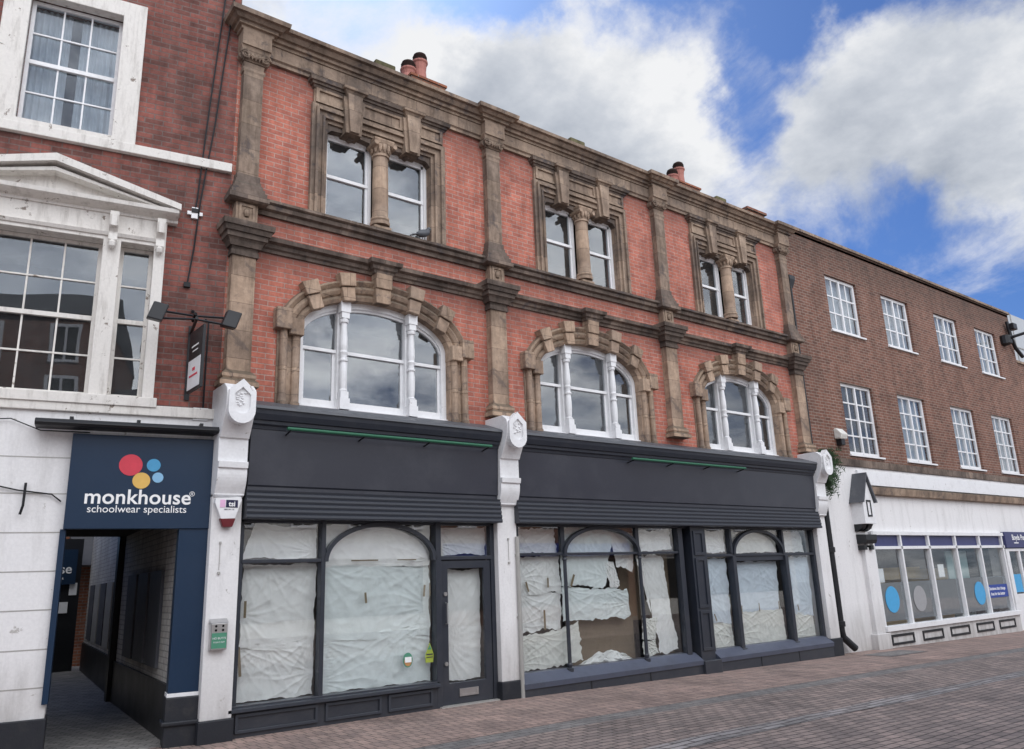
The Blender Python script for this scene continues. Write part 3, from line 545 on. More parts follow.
# shop 1
m=MB(); bar(m,3.22,3.32,.29,2.52); bar(m,3.22,7.12,2.47,2.55); bar(m,7.04,7.12,-.02,2.52); bar(m,6.06,6.15,-.02,2.5,Y0-.03); bar(m,4.33,4.39,.3,2.5,Y0-.02); bar(m,3.3,4.34,1.975,2.02,Y0-.01); bar(m,6.14,7.05,1.975,2.03,Y0-.01)
bar(m,3.22,6.1,.29,.35,Y0-.03,.0)
SF=obj('shopfront_frame',m,'navy',MAIN,.006); tag(SF,'dark shopfront frame of the left unit with a half-round arch bar beside the door')
m=MB(); m.archsweep(5.225,1.98,.82,.475,[(-.02,Y0-.03),(.035,Y0-.03),(.035,Y0+.06),(-.02,Y0+.06)],0,180,36); obj('arch_bar',m,'navy',SF)
m=MB(); m.box(3.32,6.06,Y0+.05,Y0+.056,.33,2.48); m.box(6.15,7.04,Y0+.05,Y0+.056,2.02,2.48); obj('pane',m,'glass_shop',SF)
m=MB(); m.box(3.24,6.06,-.17,.02,-.1,.29); r=obj('stall_riser',m,'navy',MAIN)
for a,b in ((3.3,4.32),(4.42,5.2),(5.3,5.98)): m=MB(); m.plate(rect(a,b,.05,.26),[rect(a+.035,b-.035,.085,.225)],-.195,-.168); obj('panel_frame',m,'navy_shutter',r,.004)
m=MB(); m.prism([(.0,.3),(-.2,.27),(-.24,.285),(-.24,.32),(-.0,.35)],3.2,6.08); obj('window_sill',m,'navy_shutter',r)
# door
m=MB(); m.plate(rect(6.16,7.03,.02,1.965),[rect(6.28,6.91,.30,1.855)],Y0+.01,Y0+.06); D=obj('shop_door',m,'navy',MAIN,.005)
m=MB(); m.box(6.28,6.91,Y0+.03,Y0+.036,.3,1.855); obj('pane',m,'glass_shop',D)
m=MB(); m.plate(rect(6.44,6.76,.115,.215),[rect(6.48,6.72,.14,.19)],Y0-.008,Y0+.012); m.plate(rect(6.48,6.72,.14,.19),[],Y0-.002,Y0+.01); obj('letterbox',m,'steel',D)
m=MB(); m.tube([(6.23,Y0,1.38),(6.23,Y0-.05,1.37),(6.23,Y0-.05,1.10),(6.23,Y0,1.09)],.012,8); obj('handle',m,'steel',D)
for z in (1.5,.56): m=MB(); m.tube([(6.23,Y0-.01,z),(6.23,Y0+.02,z)],.028,14); obj('lock',m,'steel',D)
m=MB(); m.box(6.1,7.08,-.22,.1,-.05,.018); obj('doorstep',m,'greylight',MAIN)
# shop 2+3
m=MB()
bar(m,7.5,7.58,.3,2.52); bar(m,7.46,11.5,2.47,2.55,Y0-.02); bar(m,7.5,11.3,2.02,2.06); bar(m,11.24,11.36,.2,2.5,Y0-.02)
S2=obj('shopfront_frame',m,'navy',MAIN,.006); tag(S2,'dark shopfront frame of the middle unit with slender round mullions')
m=MB(); m.box(8.46,8.54,Y0+.02,Y0+.08,2.04,2.48); m.box(10.18,10.26,Y0+.02,Y0+.08,2.04,2.48); m.archsweep(9.36,2.04,.85,.42,[(-.025,Y0-.03),(.03,Y0-.03),(.03,Y0+.06),(-.025,Y0+.06)],0,180,36); obj('arch_bar',m,'navy',S2)
for x in (8.5,10.22):
    m=MB(); m.lathe(x,Y0+.0,[(.22,.06),(.3,.06),(.31,.035),(.36,.045),(.38,.032),(1.93,.03),(1.95,.045),(1.98,.03),(2.0,.045),(2.04,.05)],12); obj('mullion',m,'navy',S2)
m=MB(); m.box(7.58,11.24,Y0+.05,Y0+.056,.28,2.48); obj('pane',m,'glass_shop',S2)
m=MB(); bar(m,11.9,12.0,.2,2.5,Y0-.02); bar(m,11.9,15.62,2.47,2.55,Y0-.02); bar(m,15.52,15.62,.2,2.52); bar(m,11.96,15.56,1.95,2.0); bar(m,12.74,12.80,2.0,2.5,Y0-.01); bar(m,14.44,14.50,2.0,2.5,Y0-.01)
m.box(12.80,14.46,Y0+.02,Y0+.1,1.86,1.95)
S3=obj('shopfront_frame',m,'navy',MAIN,.006); tag(S3,'dark shopfront frame of the right unit with three tall lights and an arch bar')
for x in (12.80,14.5):
    m=MB(); m.box(x-.05,x+.05,Y0-.03,Y0+.12,.24,1.95); m.box(x-.065,x+.065,Y0-.06,Y0+.1,.2,.27); obj('mullion',m,'navy',S3,.01)
m=MB(); m.archsweep(13.63,1.99,.80,.45,[(-.025,Y0-.03),(.03,Y0-.03),(.03,Y0+.06),(-.025,Y0+.06)],0,180,36); obj('arch_bar',m,'navy',S3)
m=MB(); m.box(12.0,15.52,Y0+.05,Y0+.056,.24,2.48); obj('pane',m,'glass_shop',S3)
m=MB(); m.box(11.5,11.88,-.24,.1,.14,2.52); PS=obj('shop_pilaster',m,'navy',MAIN,.006)
for z0,z1 in ((1.98,2.42),(1.05,1.93),(.32,1.0)): m=MB(); m.plate(rect(11.55,11.83,z0,z1),[rect(11.60,11.78,z0+.05,z1-.05)],-.262,-.238); obj('panel_frame',m,'navy',PS,.003)
m=MB(); m.box(11.46,11.92,-.34,.1,-.3,.16); obj('pilaster_plinth',m,'navy',PS,.01)
for a,b in ((7.47,11.46),(11.92,15.58)):
    m=MB(); m.prism([(.0,.1),(-.30,.1),(-.31,.175),(-.12,.30),(.0,.31)],a,b); si=obj('window_sill',m,'sill_blue',MAIN)
    m=MB(); m.box(a,b,-.28,.0,-.35,.12); r=obj('stall_riser',m,'navy',MAIN)
    m=MB()
    for i in range(2): x=a+(b-a)*(i+1)/3; m.box(x-.012,x+.012,-.285,-.27,-.3,.1)
    obj('riser_joint',m,'black',r)
m=MB(); m.tube([(7.455,-.27,-.02),(7.455,-.27,2.3)],.032,12); m.box(7.42,7.49,-.27,-.2,1.1,1.14); m.box(7.42,7.49,-.27,-.2,2.0,2.04)
single('shop_standpipe',m,'greylight','thin pale grey vertical pipe beside the white pier between the shops','pipe')
# strip lights
for i,(x0,x1,lab) in enumerate(((3.68,6.86,'green strip sign light over the left shop fascia'),(9.85,13.0,'green strip sign light over the wide right shop fascia'))):
    t=thing('strip_light',lab,'sign light',((x0+x1)/2,-.33,3.6),group='green strip lights above the fascias')
    m=MB(); m.tube([(x0,-.5,3.62),(x1,-.5,3.62)],.022,10); obj('lamp_tube',m,'green',t)
    for k in range(4): x=x0+.05+(x1-x0-.1)*k/3; m=MB(); m.tube([(x,-.33,3.57),(x,-.5,3.6)],.012,6); obj('bracket',m,'black',t)

# ------------------------------------------------------------------ papers behind glass
PY=Y0+.115
PAPN=0
def sheetpaper(corners,mat,label,seed,y=PY,amp=.018,dirn=(.8,1.6),nx=60,jit=.02):
    (x0,z0),(x1,z1),(x2,z2),(x3,z3)=corners # TL TR BR BL
    rr=random.Random(int(seed*100)); ny=nx; m=MB(); vs=[]
    W_=max(abs(x1-x0),.2); H_=max(abs(z0-z3),.2)
    pins=[(x0,z0),(x1,z1)]+([((x0+x1)/2+rr.uniform(-.2,.2)*W_,z0)] if W_>.9 else [])+[(x3 if rr.random()<.5 else x2,z3+H_*rr.uniform(.1,.5))]
    ks=[rr.uniform(3.5,6.5) for _ in pins]; ph=[rr.uniform(0,9) for _ in pins]
    sag=rr.uniform(.01,.05)*min(W_,.9)
    for j in range(ny+1):
        v=j/ny
        for i in range(nx+1):
            u=i/nx
            x=(x0*(1-u)+x1*u)*(1-v)+(x3*(1-u)+x2*u)*v; z=(z0*(1-u)+z1*u)*(1-v)+(z3*(1-u)+z2*u)*v
            z-=sag*math.sin(math.pi*u)*(1-v)*.5
            ex=max(0,1-min(u,1-u)*14); ez=max(0,1-min(v,1-v)*14)
            x+=jit*ex*(noise.noise(Vector((z*4,seed,0)))*1.4+noise.noise(Vector((z*15,seed,3)))*.6)
            z+=jit*ez*(noise.noise(Vector((x*4,seed+9,0)))*1.4+noise.noise(Vector((x*15,seed+9,3)))*.6)
            wob=noise.noise(Vector((x*1.3,z*1.3,seed)))*.55+noise.noise(Vector((x*3.4,z*3.4,seed)))*.16
            d=0
            for (px,pz),k,p_ in zip(pins,ks,ph):
                dx_,dz_=x-px,z-pz; r=math.hypot(dx_,dz_)+.02; a_=math.atan2(dz_,dx_)
                f=math.sin(a_*k*2.1+p_+wob*4); f=(1-abs(f))**2 if f<.6 else .16
                d+=f*min(1,r*5)/(1+(r/.5)**1.6)
            big=noise.noise(Vector((x*1.7,z*2.3,seed+20)))
            cr=(1-abs(noise.noise(Vector((x*4+z*2,z*6-x*2,seed+33))))*2.4)
            vs.append((x,y+.02-amp*(1.1*d+.9*big+.35*cr),z))
    fs=[(j*(nx+1)+i,j*(nx+1)+i+1,(j+1)*(nx+1)+i+1,(j+1)*(nx+1)+i) for j in range(ny) for i in range(nx)]
    m.add(vs,fs)
    o=single('paper_sheet',m,mat,label,'paper sheet','paper sheets covering the shop windows',smooth=True)
    return o
SH=[
 ([(3.5,2.46),(4.32,2.47),(4.32,2.03),(3.34,2.03)],'paper','white paper behind the small top light at the far left shopfront corner'),
 ([(3.37,1.97),(4.32,1.97),(4.32,.92),(3.36,.98)],'paper','large creased white paper in the leftmost shop window, upper sheet under the transom'),
 ([(3.34,1.02),(4.32,1.06),(4.32,.36),(3.35,.36)],'paper','creased white paper filling the bottom of the leftmost shop window'),
 ([(4.39,2.47),(6.05,2.47),(6.05,1.9),(4.39,1.92)],'paper','white paper inside the head of the arch left of the shop door'),
 ([(4.39,1.95),(6.05,1.93),(6.04,.95),(4.39,.98)],'paper_green','wrinkled greenish white paper across the middle of the arched window left of the door'),
 ([(4.39,1.04),(6.05,1.12),(6.05,.35),(4.39,.35)],'paper_green','wrinkled greenish white paper at the bottom of the arched window, behind the stickers'),
 ([(6.15,2.46),(7.04,2.46),(7.04,2.05),(6.15,2.05)],'paper','white paper in the small light above the shop door'),
 ([(6.27,1.85),(6.92,1.85),(6.91,.32),(6.28,.31)],'paper','long white paper sheet covering the glass of the shop door'),
 ([(7.59,2.46),(8.46,2.46),(8.46,2.06),(7.59,2.06)],'paper','white paper in the top left light right of the pale pipe'),
 ([(7.59,2.02),(8.5,2.02),(8.49,1.42),(7.62,1.44)],'paper','white paper just under the transom in the first tall light right of the pale pipe'),
 ([(7.62,1.46),(8.5,1.5),(8.49,.93),(7.63,.85)],'paper','white paper halfway up the first tall light right of the pale pipe'),
 ([(7.6,.82),(8.86,.95),(8.9,.36),(7.6,.31)],'paper_cream','crumpled white paper at the bottom left corner of the middle shop window'),
 ([(8.53,2.47),(9.72,2.47),(9.5,1.5),(8.53,1.52)],'paper_green','hanging pale paper under the left of the arch of the middle shop'),
 ([(9.6,2.47),(10.2,2.4),(10.18,1.72),(9.78,1.85)],'paper','pale paper under the right of the arch of the middle shop'),
 ([(8.53,1.52),(10.0,1.45),(10.06,.98),(8.53,.99)],'paper_green','wide pale green paper band across the middle shop window above the brown board'),
 ([(9.44,1.93),(9.72,1.9),(9.84,1.5),(9.62,1.48)],'paper','small torn paper flap hanging in the dark hole under the arch'),
 ([(10.27,2.45),(11.22,2.45),(11.22,2.07),(10.27,2.07)],'paper','white paper in the top light next to the dark panelled pilaster'),
 ([(10.4,2.02),(10.92,2.02),(11.2,.35),(10.72,.33)],'paper','long paper draped like a curtain beside the dark panelled pilaster'),
 ([(10.27,2.0),(10.44,2.0),(10.56,1.0),(10.46,1.2)],'paper','narrow ragged paper hanging just right of the second round mullion'),
 ([(10.3,.94),(10.68,.95),(10.64,.6),(10.32,.58)],'paper_cream','small square paper low beside the second round mullion'),
 ([(10.32,.57),(10.62,.58),(10.68,.33),(10.3,.31)],'paper_cream','small torn paper on the sill beside the second round mullion, lowest of its stack'),
 ([(12.02,2.45),(12.72,2.45),(12.72,2.03),(12.15,2.03)],'paper','white paper in the top light just right of the dark panelled pilaster'),
 ([(12.82,2.45),(14.42,2.45),(14.42,2.02),(12.82,2.02)],'paper_cream','white paper behind the small arch of the right shop unit'),
 ([(14.52,2.45),(15.3,2.45),(15.42,2.02),(14.52,2.02)],'paper','white paper in the top right light of the right shop unit'),
 ([(12.02,1.92),(12.72,1.93),(12.72,.72),(12.06,.76)],'paper_blue','tall bluish paper in the narrow window just right of the dark panelled pilaster'),
 ([(12.02,.84),(12.72,.7),(12.74,.28),(12.06,.3)],'paper_cream','cream paper at the foot of the narrow window right of the dark panelled pilaster'),
 ([(12.86,1.85),(14.36,1.85),(14.34,.82),(12.88,.85)],'paper_blue','big bluish paper under the small arch of the right shop unit'),
 ([(12.9,.92),(14.36,.9),(14.4,.28),(12.88,.28)],'paper_cream','cream creased paper on the sill under the small arch of the right shop unit'),
 ([(14.62,1.93),(15.46,1.93),(15.46,.72),(14.7,.78)],'paper_blue','tall bluish paper in the rightmost narrow shop window'),
 ([(14.66,.86),(15.46,.74),(15.48,.28),(14.66,.28)],'paper_cream','cream paper at the foot of the rightmost narrow shop window'),
]
for i,(c4,mt,lb) in enumerate(SH):
    sheetpaper(c4,mt,lb,i*1.7+.3,y=PY+.012*(i%3),amp=.0165 if i<8 else .015,jit=.02 if i<8 else (.045 if i<21 else .025),dirn=(.5,1.3) if i<8 else ((1.7,.4) if i in(12,13,17) else (1.0,.9)))
# crumpled heap
m=MB(); vs=[];nx,ny=40,20
for j in range(ny+1):
    for i in range(nx+1):
        u=i/nx;v=j/ny; x=8.95+1.15*u; hgt=.30*(math.sin(math.pi*min(1,u*1.05))**.8)*(.35+.65*u)
        z=.29+hgt*v+.05*noise.noise(Vector((x*9,v*3,1))); y=PY+.02+.22*v*v+.07*noise.noise(Vector((x*7,v*6,4)))
        vs.append((x,y,z))
m.add(vs,[(j*(nx+1)+i,j*(nx+1)+i+1,(j+1)*(nx+1)+i+1,(j+1)*(nx+1)+i) for j in range(ny) for i in range(nx)])
single('paper_heap',m,'paper','crumpled heap of white paper lying on the sill in front of the brown board','paper heap',smooth=False)
m=MB(); m.box(8.75,10.25,.16,.2,.28,1.15); m.box(8.75,10.25,.15,.21,.98,1.02); single('brown_board',m,'board','brown board standing behind the crumpled paper heap in the middle shop window','board')
m=MB(); m.box(10.72,11.24,.16,.19,.3,2.0); single('brown_board',m,'board','tall narrow brown board behind the draped paper by the dark pilaster','board')
m=MB(); m.box(10.1,10.6,.3,.34,.9,1.9); single('brown_board',m,'board','dark brown board seen through the torn gap by the second round mullion','board')
# tape strips
for x,z,w,h,a in ((3.40,1.43,.03,.2,0),(3.36,.83,.035,.34,.1),(5.02,1.5,.03,.14,.1),(5.93,1.56,.03,.16,-.1),(6.02,1.57,.02,.18,0),(5.0,1.99,.4,.018,0),(5.65,1.99,.3,.015,0),(7.78,1.55,.03,.16,.3),(8.2,1.6,.03,.15,0),(8.72,1.62,.04,.2,-.4),(8.1,1.04,.035,.3,0),(13.0,.95,.025,.16,-.1),(13.55,.97,.025,.16,0),(14.2,.98,.03,.16,0),(12.2,.85,.03,.14,.4),(14.85,.9,.03,.12,.2)):
    m=MB(); ca,sa=math.cos(a),math.sin(a); m.plate([(x+dx*ca-dz*sa,z+dx*sa+dz*ca) for dx,dz in ((-w/2,-h/2),(w/2,-h/2),(w/2,h/2),(-w/2,h/2))],[],PY-.035,PY-.032)
    where='left of the shop door' if x<7 else ('in the middle shop window' if x<11.5 else 'in the right shop window')
    high='high' if z>1.9 else ('above the halfway seam' if z>1.3 else 'low down')
    single('tape_strip',m,'tape',f'small brown tape strip holding white paper {where}, {high}','tape strip','brown tape strips on the paper')
# stickers on glass
t=thing('round_sticker','small round green and orange rating sticker on the arched window left of the door','sticker',(5.64,Y0+.045,.6))
obj('disc',disc(5.64,.66,.075,.095,Y0+.044,.003),'greenlabel',t); obj('lower_disc',MB().plate(ell(5.64,.66,.06,.078,16,180,360),[],Y0+.036,Y0+.039),'orange',t); obj('centre_print',MB().plate(rect(5.59,5.69,.63,.70),[],Y0+.03,Y0+.034),'lettering',t)
t=thing('warning_sticker','yellow and green triangular topped sticker beside the shop door frame','sticker',(5.98,Y0+.045,.6))
obj('disc',MB().plate([(5.92,.6),(6.04,.6),(6.05,.7),(6.02,.78),(5.985,.86),(5.95,.78),(5.915,.7)],[],Y0+.04,Y0+.044),'lime',t); obj('print',MB().plate([(5.95,.77),(6.01,.77),(5.985,.83)],[],Y0+.034,Y0+.038),'greenlabel',t)
obj('print_line',MB().plate(rect(5.93,6.03,.70,.715),[],Y0+.034,Y0+.038),'ink',t); obj('print_line',MB().plate(rect(5.93,6.03,.665,.675),[],Y0+.034,Y0+.038),'ink',t)

# ------------------------------------------------------------------ things on pier 1
t=thing('alarm_box','white hexagonal alarm bell box with dark red base on the left white pier','alarm',(3.06,-.24,2.5))
m=MB(); m.plate([(2.90,2.74),(3.2,2.76),(3.21,2.72),(3.14,2.50),(2.97,2.49),(2.89,2.68)],[],-.32,-.24); obj('casing',m,'white',t,.008)
m=MB(); m.plate([(2.96,2.5),(3.145,2.5),(3.11,2.40),(3.0,2.395)],[],-.32,-.25); obj('strobe_base',m,'dkred',t,.008)
obj('print_block',MB().plate(rect(3.02,3.16,2.63,2.72),[],-.325,-.319),'ink',t); obj('print_block',MB().plate(rect(2.95,3.01,2.63,2.72),[],-.325,-.319),'pink',t)
text('lettering','tsi',.085,'lettering',t,(3.09,-.327,2.645),0,.002,depth=.001); text('small_lettering','0800 591 175',.022,'ink',t,(3.06,-.3215,2.598),0,0,depth=.001)
t=thing('wall_ashtray','small steel wall box with a green label on the left white pier','ashtray',(3.02,-.24,.98))
m=MB(); m.box(2.93,3.12,-.32,-.24,1.0,1.30); m.prism([(-.24,1.30),(-.33,1.30),(-.24,1.35)],2.92,3.13); obj('casing',m,'steel',t,.008)
obj('label_plate',MB().plate(rect(2.94,3.11,1.02,1.19),[],-.324,-.319),'greenlabel',t); text('lettering','NO BUTTS',.032,'lettering',t,(3.025,-.326,1.12),0,0,depth=.001); text('lettering','STUB IT OUT',.022,'lettering',t,(3.025,-.326,1.08),0,0,depth=.001)
for x in (2.985,3.065):
    for z in (1.22,1.265): obj('hole',disc(x,z,.014,.014,-.319,.004,12),'hole',t)
for i,(x,y) in enumerate(((3.0,1.9),(7.3,1.95))):
    m=MB(); m.box(x-.015,x+.015,-.26,-.24,y-.05,y-.02); m.tube([(x,-.25,y),(x,-.25,y+.3)],.004,5); m.box(x-.012,x+.012,-.258,-.24,y+.3,y+.33)
    single('wire_clip',m,'greylight','thin wire with clips on the '+('left' if i==0 else 'middle')+' white pier','wire')

# ------------------------------------------------------------------ left townhouse (own rotated frame: x to the right, y into the wall)
TH=rad(9.5); LF=(2.95,0,0); LR=(0,0,-TH)
def lthing(name,label,cat,group=None): return thing(name,label,cat,LF,LR,group,local=True)
HS=lthing('brick_townhouse','old dark red brick townhouse with pedimented window and white painted ground floor','house')
m=MB(); m.plate(rect(-7,-.0,3.78,10.2),[rect(-2.56,-1.5,7.4,9.25),rect(-3.25,-.85,3.9,6.1)],0,.34); obj('brick_wall',m,'brick_left',HS)
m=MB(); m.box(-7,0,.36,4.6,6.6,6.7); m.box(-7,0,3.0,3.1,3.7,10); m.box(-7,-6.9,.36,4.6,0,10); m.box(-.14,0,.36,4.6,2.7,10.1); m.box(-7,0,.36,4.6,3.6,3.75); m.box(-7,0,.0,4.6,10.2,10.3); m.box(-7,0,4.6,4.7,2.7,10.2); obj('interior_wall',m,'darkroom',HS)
# white rusticated ground floor
m=MB(); m.box(-7,-1.56,-.06,.34,.4,3.80); m.box(-1.56,.0,-.06,.34,3.46,3.80); g=obj('ground_floor_wall',m,'white_wall',HS,.006)
m=MB()
for z in (.73,1.12,1.53,1.94,2.36,2.79,3.2): m.box(-7,-1.57,-.063,-.05,z-.006,z+.006)
obj('rustication_joint',m,'greylight',g)
m=MB(); m.box(-7,-1.54,-.1,.3,-.2,.42); obj('plinth',m,'plinth',HS,.01)
m=MB(); m.box(-7,0,-.1,.0,3.74,3.87); obj('string_course',m,'white_old',HS,.01)
m=MB(); m.box(-7,-.01,-.07,.02,7.2,7.33); obj('string_course',m,'white_old',HS,.008)
# top window
m=MB(); m.plate([(-2.85,7.33),(-1.22,7.33),(-1.22,9.45),(-2.85,9.45)],[rect(-2.56,-1.5,7.4,9.22)],-.05,.1); s=obj('window_surround',m,'white_old',HS,.008)
def sashwin(x0,x1,z0,z1,nx,nz,mat,parent,y=.12,name='sash_window',fw=.045,mw=.02,glassm='glass_old',mid=True):
    m=MB(); m.plate(rect(x0,x1,z0,z1),[rect(x0+fw,x1-fw,z0+fw*1.2,z1-fw)],y,y+.06)
    w=obj(name,m,mat,parent)
    m=MB()
    for i in range(1,nx): x=x0+fw+(x1-x0-2*fw)*i/nx; m.box(x-mw/2,x+mw/2,y+.015,y+.045,z0+fw,z1-fw)
    for j in range(1,nz):
        z=z0+fw+(z1-z0-2*fw)*j/nz; k=.028 if (mid and j*2==nz) else mw/2; m.box(x0+fw,x1-fw,y+.01-(.02 if k>.02 else 0),y+.04,z-k,z+k)
    obj('glazing_bar',m,mat,w)
    m=MB(); m.box(x0+fw*.5,x1-fw*.5,y+.03,y+.034,z0+fw*.5,z1-fw*.5); obj('pane',m,glassm,w); return w
sashwin(-2.56,-1.5,7.4,9.22,3,4,'white',HS)
m=MB(); 
for a,b in ((-2.55,-2.1),(-1.98,-1.51)):
    nxx=30; vs=[]
    for j in range(2):
        for i in range(nxx+1): x=a+(b-a)*i/nxx; vs.append((x,.26+.02*math.sin(i*1.3),7.4+1.8*j))
    m.add(vs,[(i,i+1,nxx+1+i+1,nxx+1+i) for i in range(nxx)])
single_c=obj('curtain',m,'curtain',None); single_c.location=LF; single_c.rotation_euler=LR; tag(single_c,'pale net curtains hanging inside the top left sash window','curtain')
# pedimented tripartite window
m=MB(); m.plate([(-3.36,3.88),(-.76,3.88),(-.76,6.34),(-3.36,6.34)],[rect(-2.65,-1.47,3.97,5.95),rect(-3.24,-2.86,3.97,5.95),rect(-1.27,-.89,3.97,5.95)],-.07,.12); s=obj('window_surround',m,'white_old',HS,.008)
m=MB(); m.prism([(0,6.3),(-.09,6.3),(-.1,6.33),(-.2,6.36),(-.24,6.38),(-.25,6.43),(0,6.45)],-3.5,-.64); m.prism([(0,6.0),(-.09,6.0),(-.11,6.04),(0,6.05)],-3.3,-.82)
sl=(6.80-6.44)/(2.06-.62)
m.plate([(-3.5,6.42),(-2.06,6.80),(-.62,6.42),(-.62,6.50),(-2.06,6.90),(-3.5,6.50)],[],-.27,.02); m.plate([(-3.4,6.42),(-2.06,6.75),(-.72,6.42),(-.80,6.42),(-2.06,6.70),(-3.32,6.42)],[],-.20,.02); m.plate([(-3.3,6.44),(-2.06,6.74),(-.82,6.44)],[],-.04,.02)
obj('pediment',m,'white_old',s)
for x in (-.83,-1.37,-2.75,-3.29):
    m=MB(); m.prism([(0,5.9),(-.1,5.9),(-.13,5.94),(-.12,6.0),(-.10,6.05),(-.16,6.12),(-.18,6.25),(-.18,6.30),(0,6.3)],x-.05,x+.05); m.box(x-.03,x+.03,-.2,-.1,6.1,6.25); m.lathe(x,-.12,[(5.82,.01),(5.85,.04),(5.9,.045),(5.93,.02)],8); obj('bracket',m,'white_old',s)
m=MB(); m.box(-3.4,-.72,-.12,.0,3.84,3.96); obj('window_sill',m,'white_old',s,.008)
sashwin(-2.65,-1.47,3.97,5.95,3,4,'white_old',HS); 
for a in (-3.24,-1.27): sashwin(a,a+.38,3.97,5.95,1,4,'white_old',HS)
m=MB(); pts=[(-2.62+.09*math.cos(rad(k*36))*(1 if k%2 else .45),5.2+.12*math.sin(rad(k*36))*(1 if k%2 else .45)) for k in range(10)]; m.plate(pts,[],.145,.149)
o=obj('paper_star',m,'paper',None); o.location=LF; o.rotation_euler=LR; tag(o,'white cut-out star stuck inside the big tripartite window','window ornament')
# shop sign over passage
SG=lthing('shop_sign','dark blue schoolwear shop sign over the alley with four coloured discs','shop sign')
m=MB(); m.box(-1.57,-.03,-.17,-.06,2.39,3.47); obj('sign_panel',m,'sign_blue',SG,.004)
for x,z,r,mt in ((-.945,3.125,.125,'red'),(-.70,3.13,.075,'cyan'),(-.645,2.985,.06,'pale_blue'),(-.82,2.945,.095,'yellow')): obj('logo_disc',disc(x,z,r,r,-.171,.004),mt,SG)
text('lettering','monkhouse',.235,'lettering',SG,(-.83,-.172,2.675),0,.0035,spacing=1.03,xs=1.0,depth=.002)
text('small_lettering','schoolwear specialists',.118,'lettering',SG,(-.83,-.172,2.575),0,.0,xs=1.0,depth=.002)
text('registered_mark','®',.08,'lettering',SG,(-.255,-.172,2.77),0,0,depth=.002)
m=MB(); m.box(-.37,-.04,-.15,.1,.56,2.39); pn=lthing('entrance_surround','plain dark blue door surround panels below the schoolwear shop sign','surround'); obj('side_panel',m,'sign_blue',pn,.004); obj('side_panel',MB().box(-1.6,-1.54,-.12,.2,.56,2.39),'sign_blue',pn,.004)
m=MB(); m.box(-.38,-.03,-.16,.1,.52,.56); obj('white_strip',m,'white',pn)
m=MB(); m.box(-.39,-.02,-.18,.12,-.2,.52); m.box(-.42,.0,-.21,.12,.22,.27); obj('plinth',m,'plinth',pn,.015)
# light trough
LT=lthing('sign_light_trough','long black light trough above the blue schoolwear sign','sign light')
m=MB(); m.prism([(-.10,3.52),(-.34,3.52),(-.38,3.55),(-.34,3.60),(-.10,3.60)],-1.95,.02); obj('trough',m,'black',LT,.008)
for x in (-1.6,-.9,-.2): obj('bracket',MB().box(x-.02,x+.02,-.2,-.06,3.59,3.66),'black',LT)
# cable hook
m=MB(); m.tube([(-2.9,-.09,3.35),(-2.4,-.09,2.9),(-2.05,-.09,2.82),(-1.72,-.09,2.78),(-1.62,-.09,2.7)],.009,6); m.tube([(-1.98,-.10,2.9),(-1.98,-.13,2.65),(-2.0,-.13,2.55)],.015,6)
o=obj('wall_cable',m,'cable',None); o.location=LF; o.rotation_euler=LR; tag(o,'loose black cable and hook on the white wall left of the blue sign','cable')
m=MB(); m.tube([(-2.9,-.1,3.55),(-2.2,-.1,3.62),(-1.9,-.1,3.5),(-1.4,-.1,3.5)],.007,5)
o=obj('wall_cable',m,'cable',None); o.location=LF; o.rotation_euler=LR; tag(o,'thin grey cable running along the top of the white wall left of the sign','cable')
# vertical cables on brick
for i,pts in enumerate(([(-.22,-.03,10.2),(-.36,-.03,7.9),(-.42,-.03,6.72),(-.44,-.03,6.55)],[(-.10,-.03,10.2),(-.26,-.03,7.9),(-.38,-.03,6.7),(-.42,-.03,6.0),(-.47,-.03,5.5)])):
    m=MB(); m.tube(pts,.012,6); m.box(pts[-1][0]-.04,pts[-1][0]+.04,-.05,0,pts[-1][2]-.03,pts[-1][2]+.03)
    o=obj('wall_cable',m,'cable',None); o.location=LF; o.rotation_euler=LR; tag(o,('left' if i==0 else 'right')+' one of two black cables running down the brick wall to a clamp','cable')
m=MB(); m.tube([(-.18,-.04,3.86),(-.18,-.04,5.02),(-.22,-.04,5.06)],.012,6)
o=obj('wall_cable',m,'cable',None); o.location=LF; o.rotation_euler=LR; tag(o,'black conduit running down the brick beside the hanging sign','cable')
m=MB(); m.box(-.30,-.12,-.08,0,3.72,3.88); o=obj('junction_box',m,'white',None,.006); o.location=LF; o.rotation_euler=LR; tag(o,'white junction box just above the right end of the black light trough','junction box')
m=MB(); m.box(-.48,-.40,-.04,0,6.44,6.6); m.box(-.53,-.34,-.035,0,6.49,6.54); o=obj('wall_clamp',m,'white',None,.004); o.location=LF; o.rotation_euler=LR; tag(o,'white metal clamp holding two cables on the left brick wall','cable clamp')
# hanging sign
HG=lthing('hanging_sign','narrow black and white projecting sign hung from a wall bracket','hanging sign')
SB=lambda y,o,x: x+o+(-.18-y)*.22
def sbox(o0,o1,y0,y1,z0,z1): return MB().add([(SB(y0,o0,-.40),y0,z0),(SB(y0,o1,-.40),y0,z0),(SB(y1,o1,-.40),y1,z0),(SB(y1,o0,-.40),y1,z0),(SB(y0,o0,-.40),y0,z1),(SB(y0,o1,-.40),y0,z1),(SB(y1,o1,-.40),y1,z1),(SB(y1,o0,-.40),y1,z1)],[(0,3,2,1),(4,5,6,7),(0,1,5,4),(1,2,6,5),(2,3,7,6),(3,0,4,7)])
obj('sign_board',sbox(0,.035,-.64,-.18,4.02,4.80),'black',HG,.004)
obj('white_face',sbox(-.004,-.001,-.62,-.20,4.05,4.42),'white',HG)
m=sbox(-.007,-.005,-.45,-.36,4.27,4.31); m.add(*(lambda q:(q.v,q.f))(sbox(-.007,-.005,-.54,-.26,4.20,4.225))); obj('red_print',m,'red',HG)
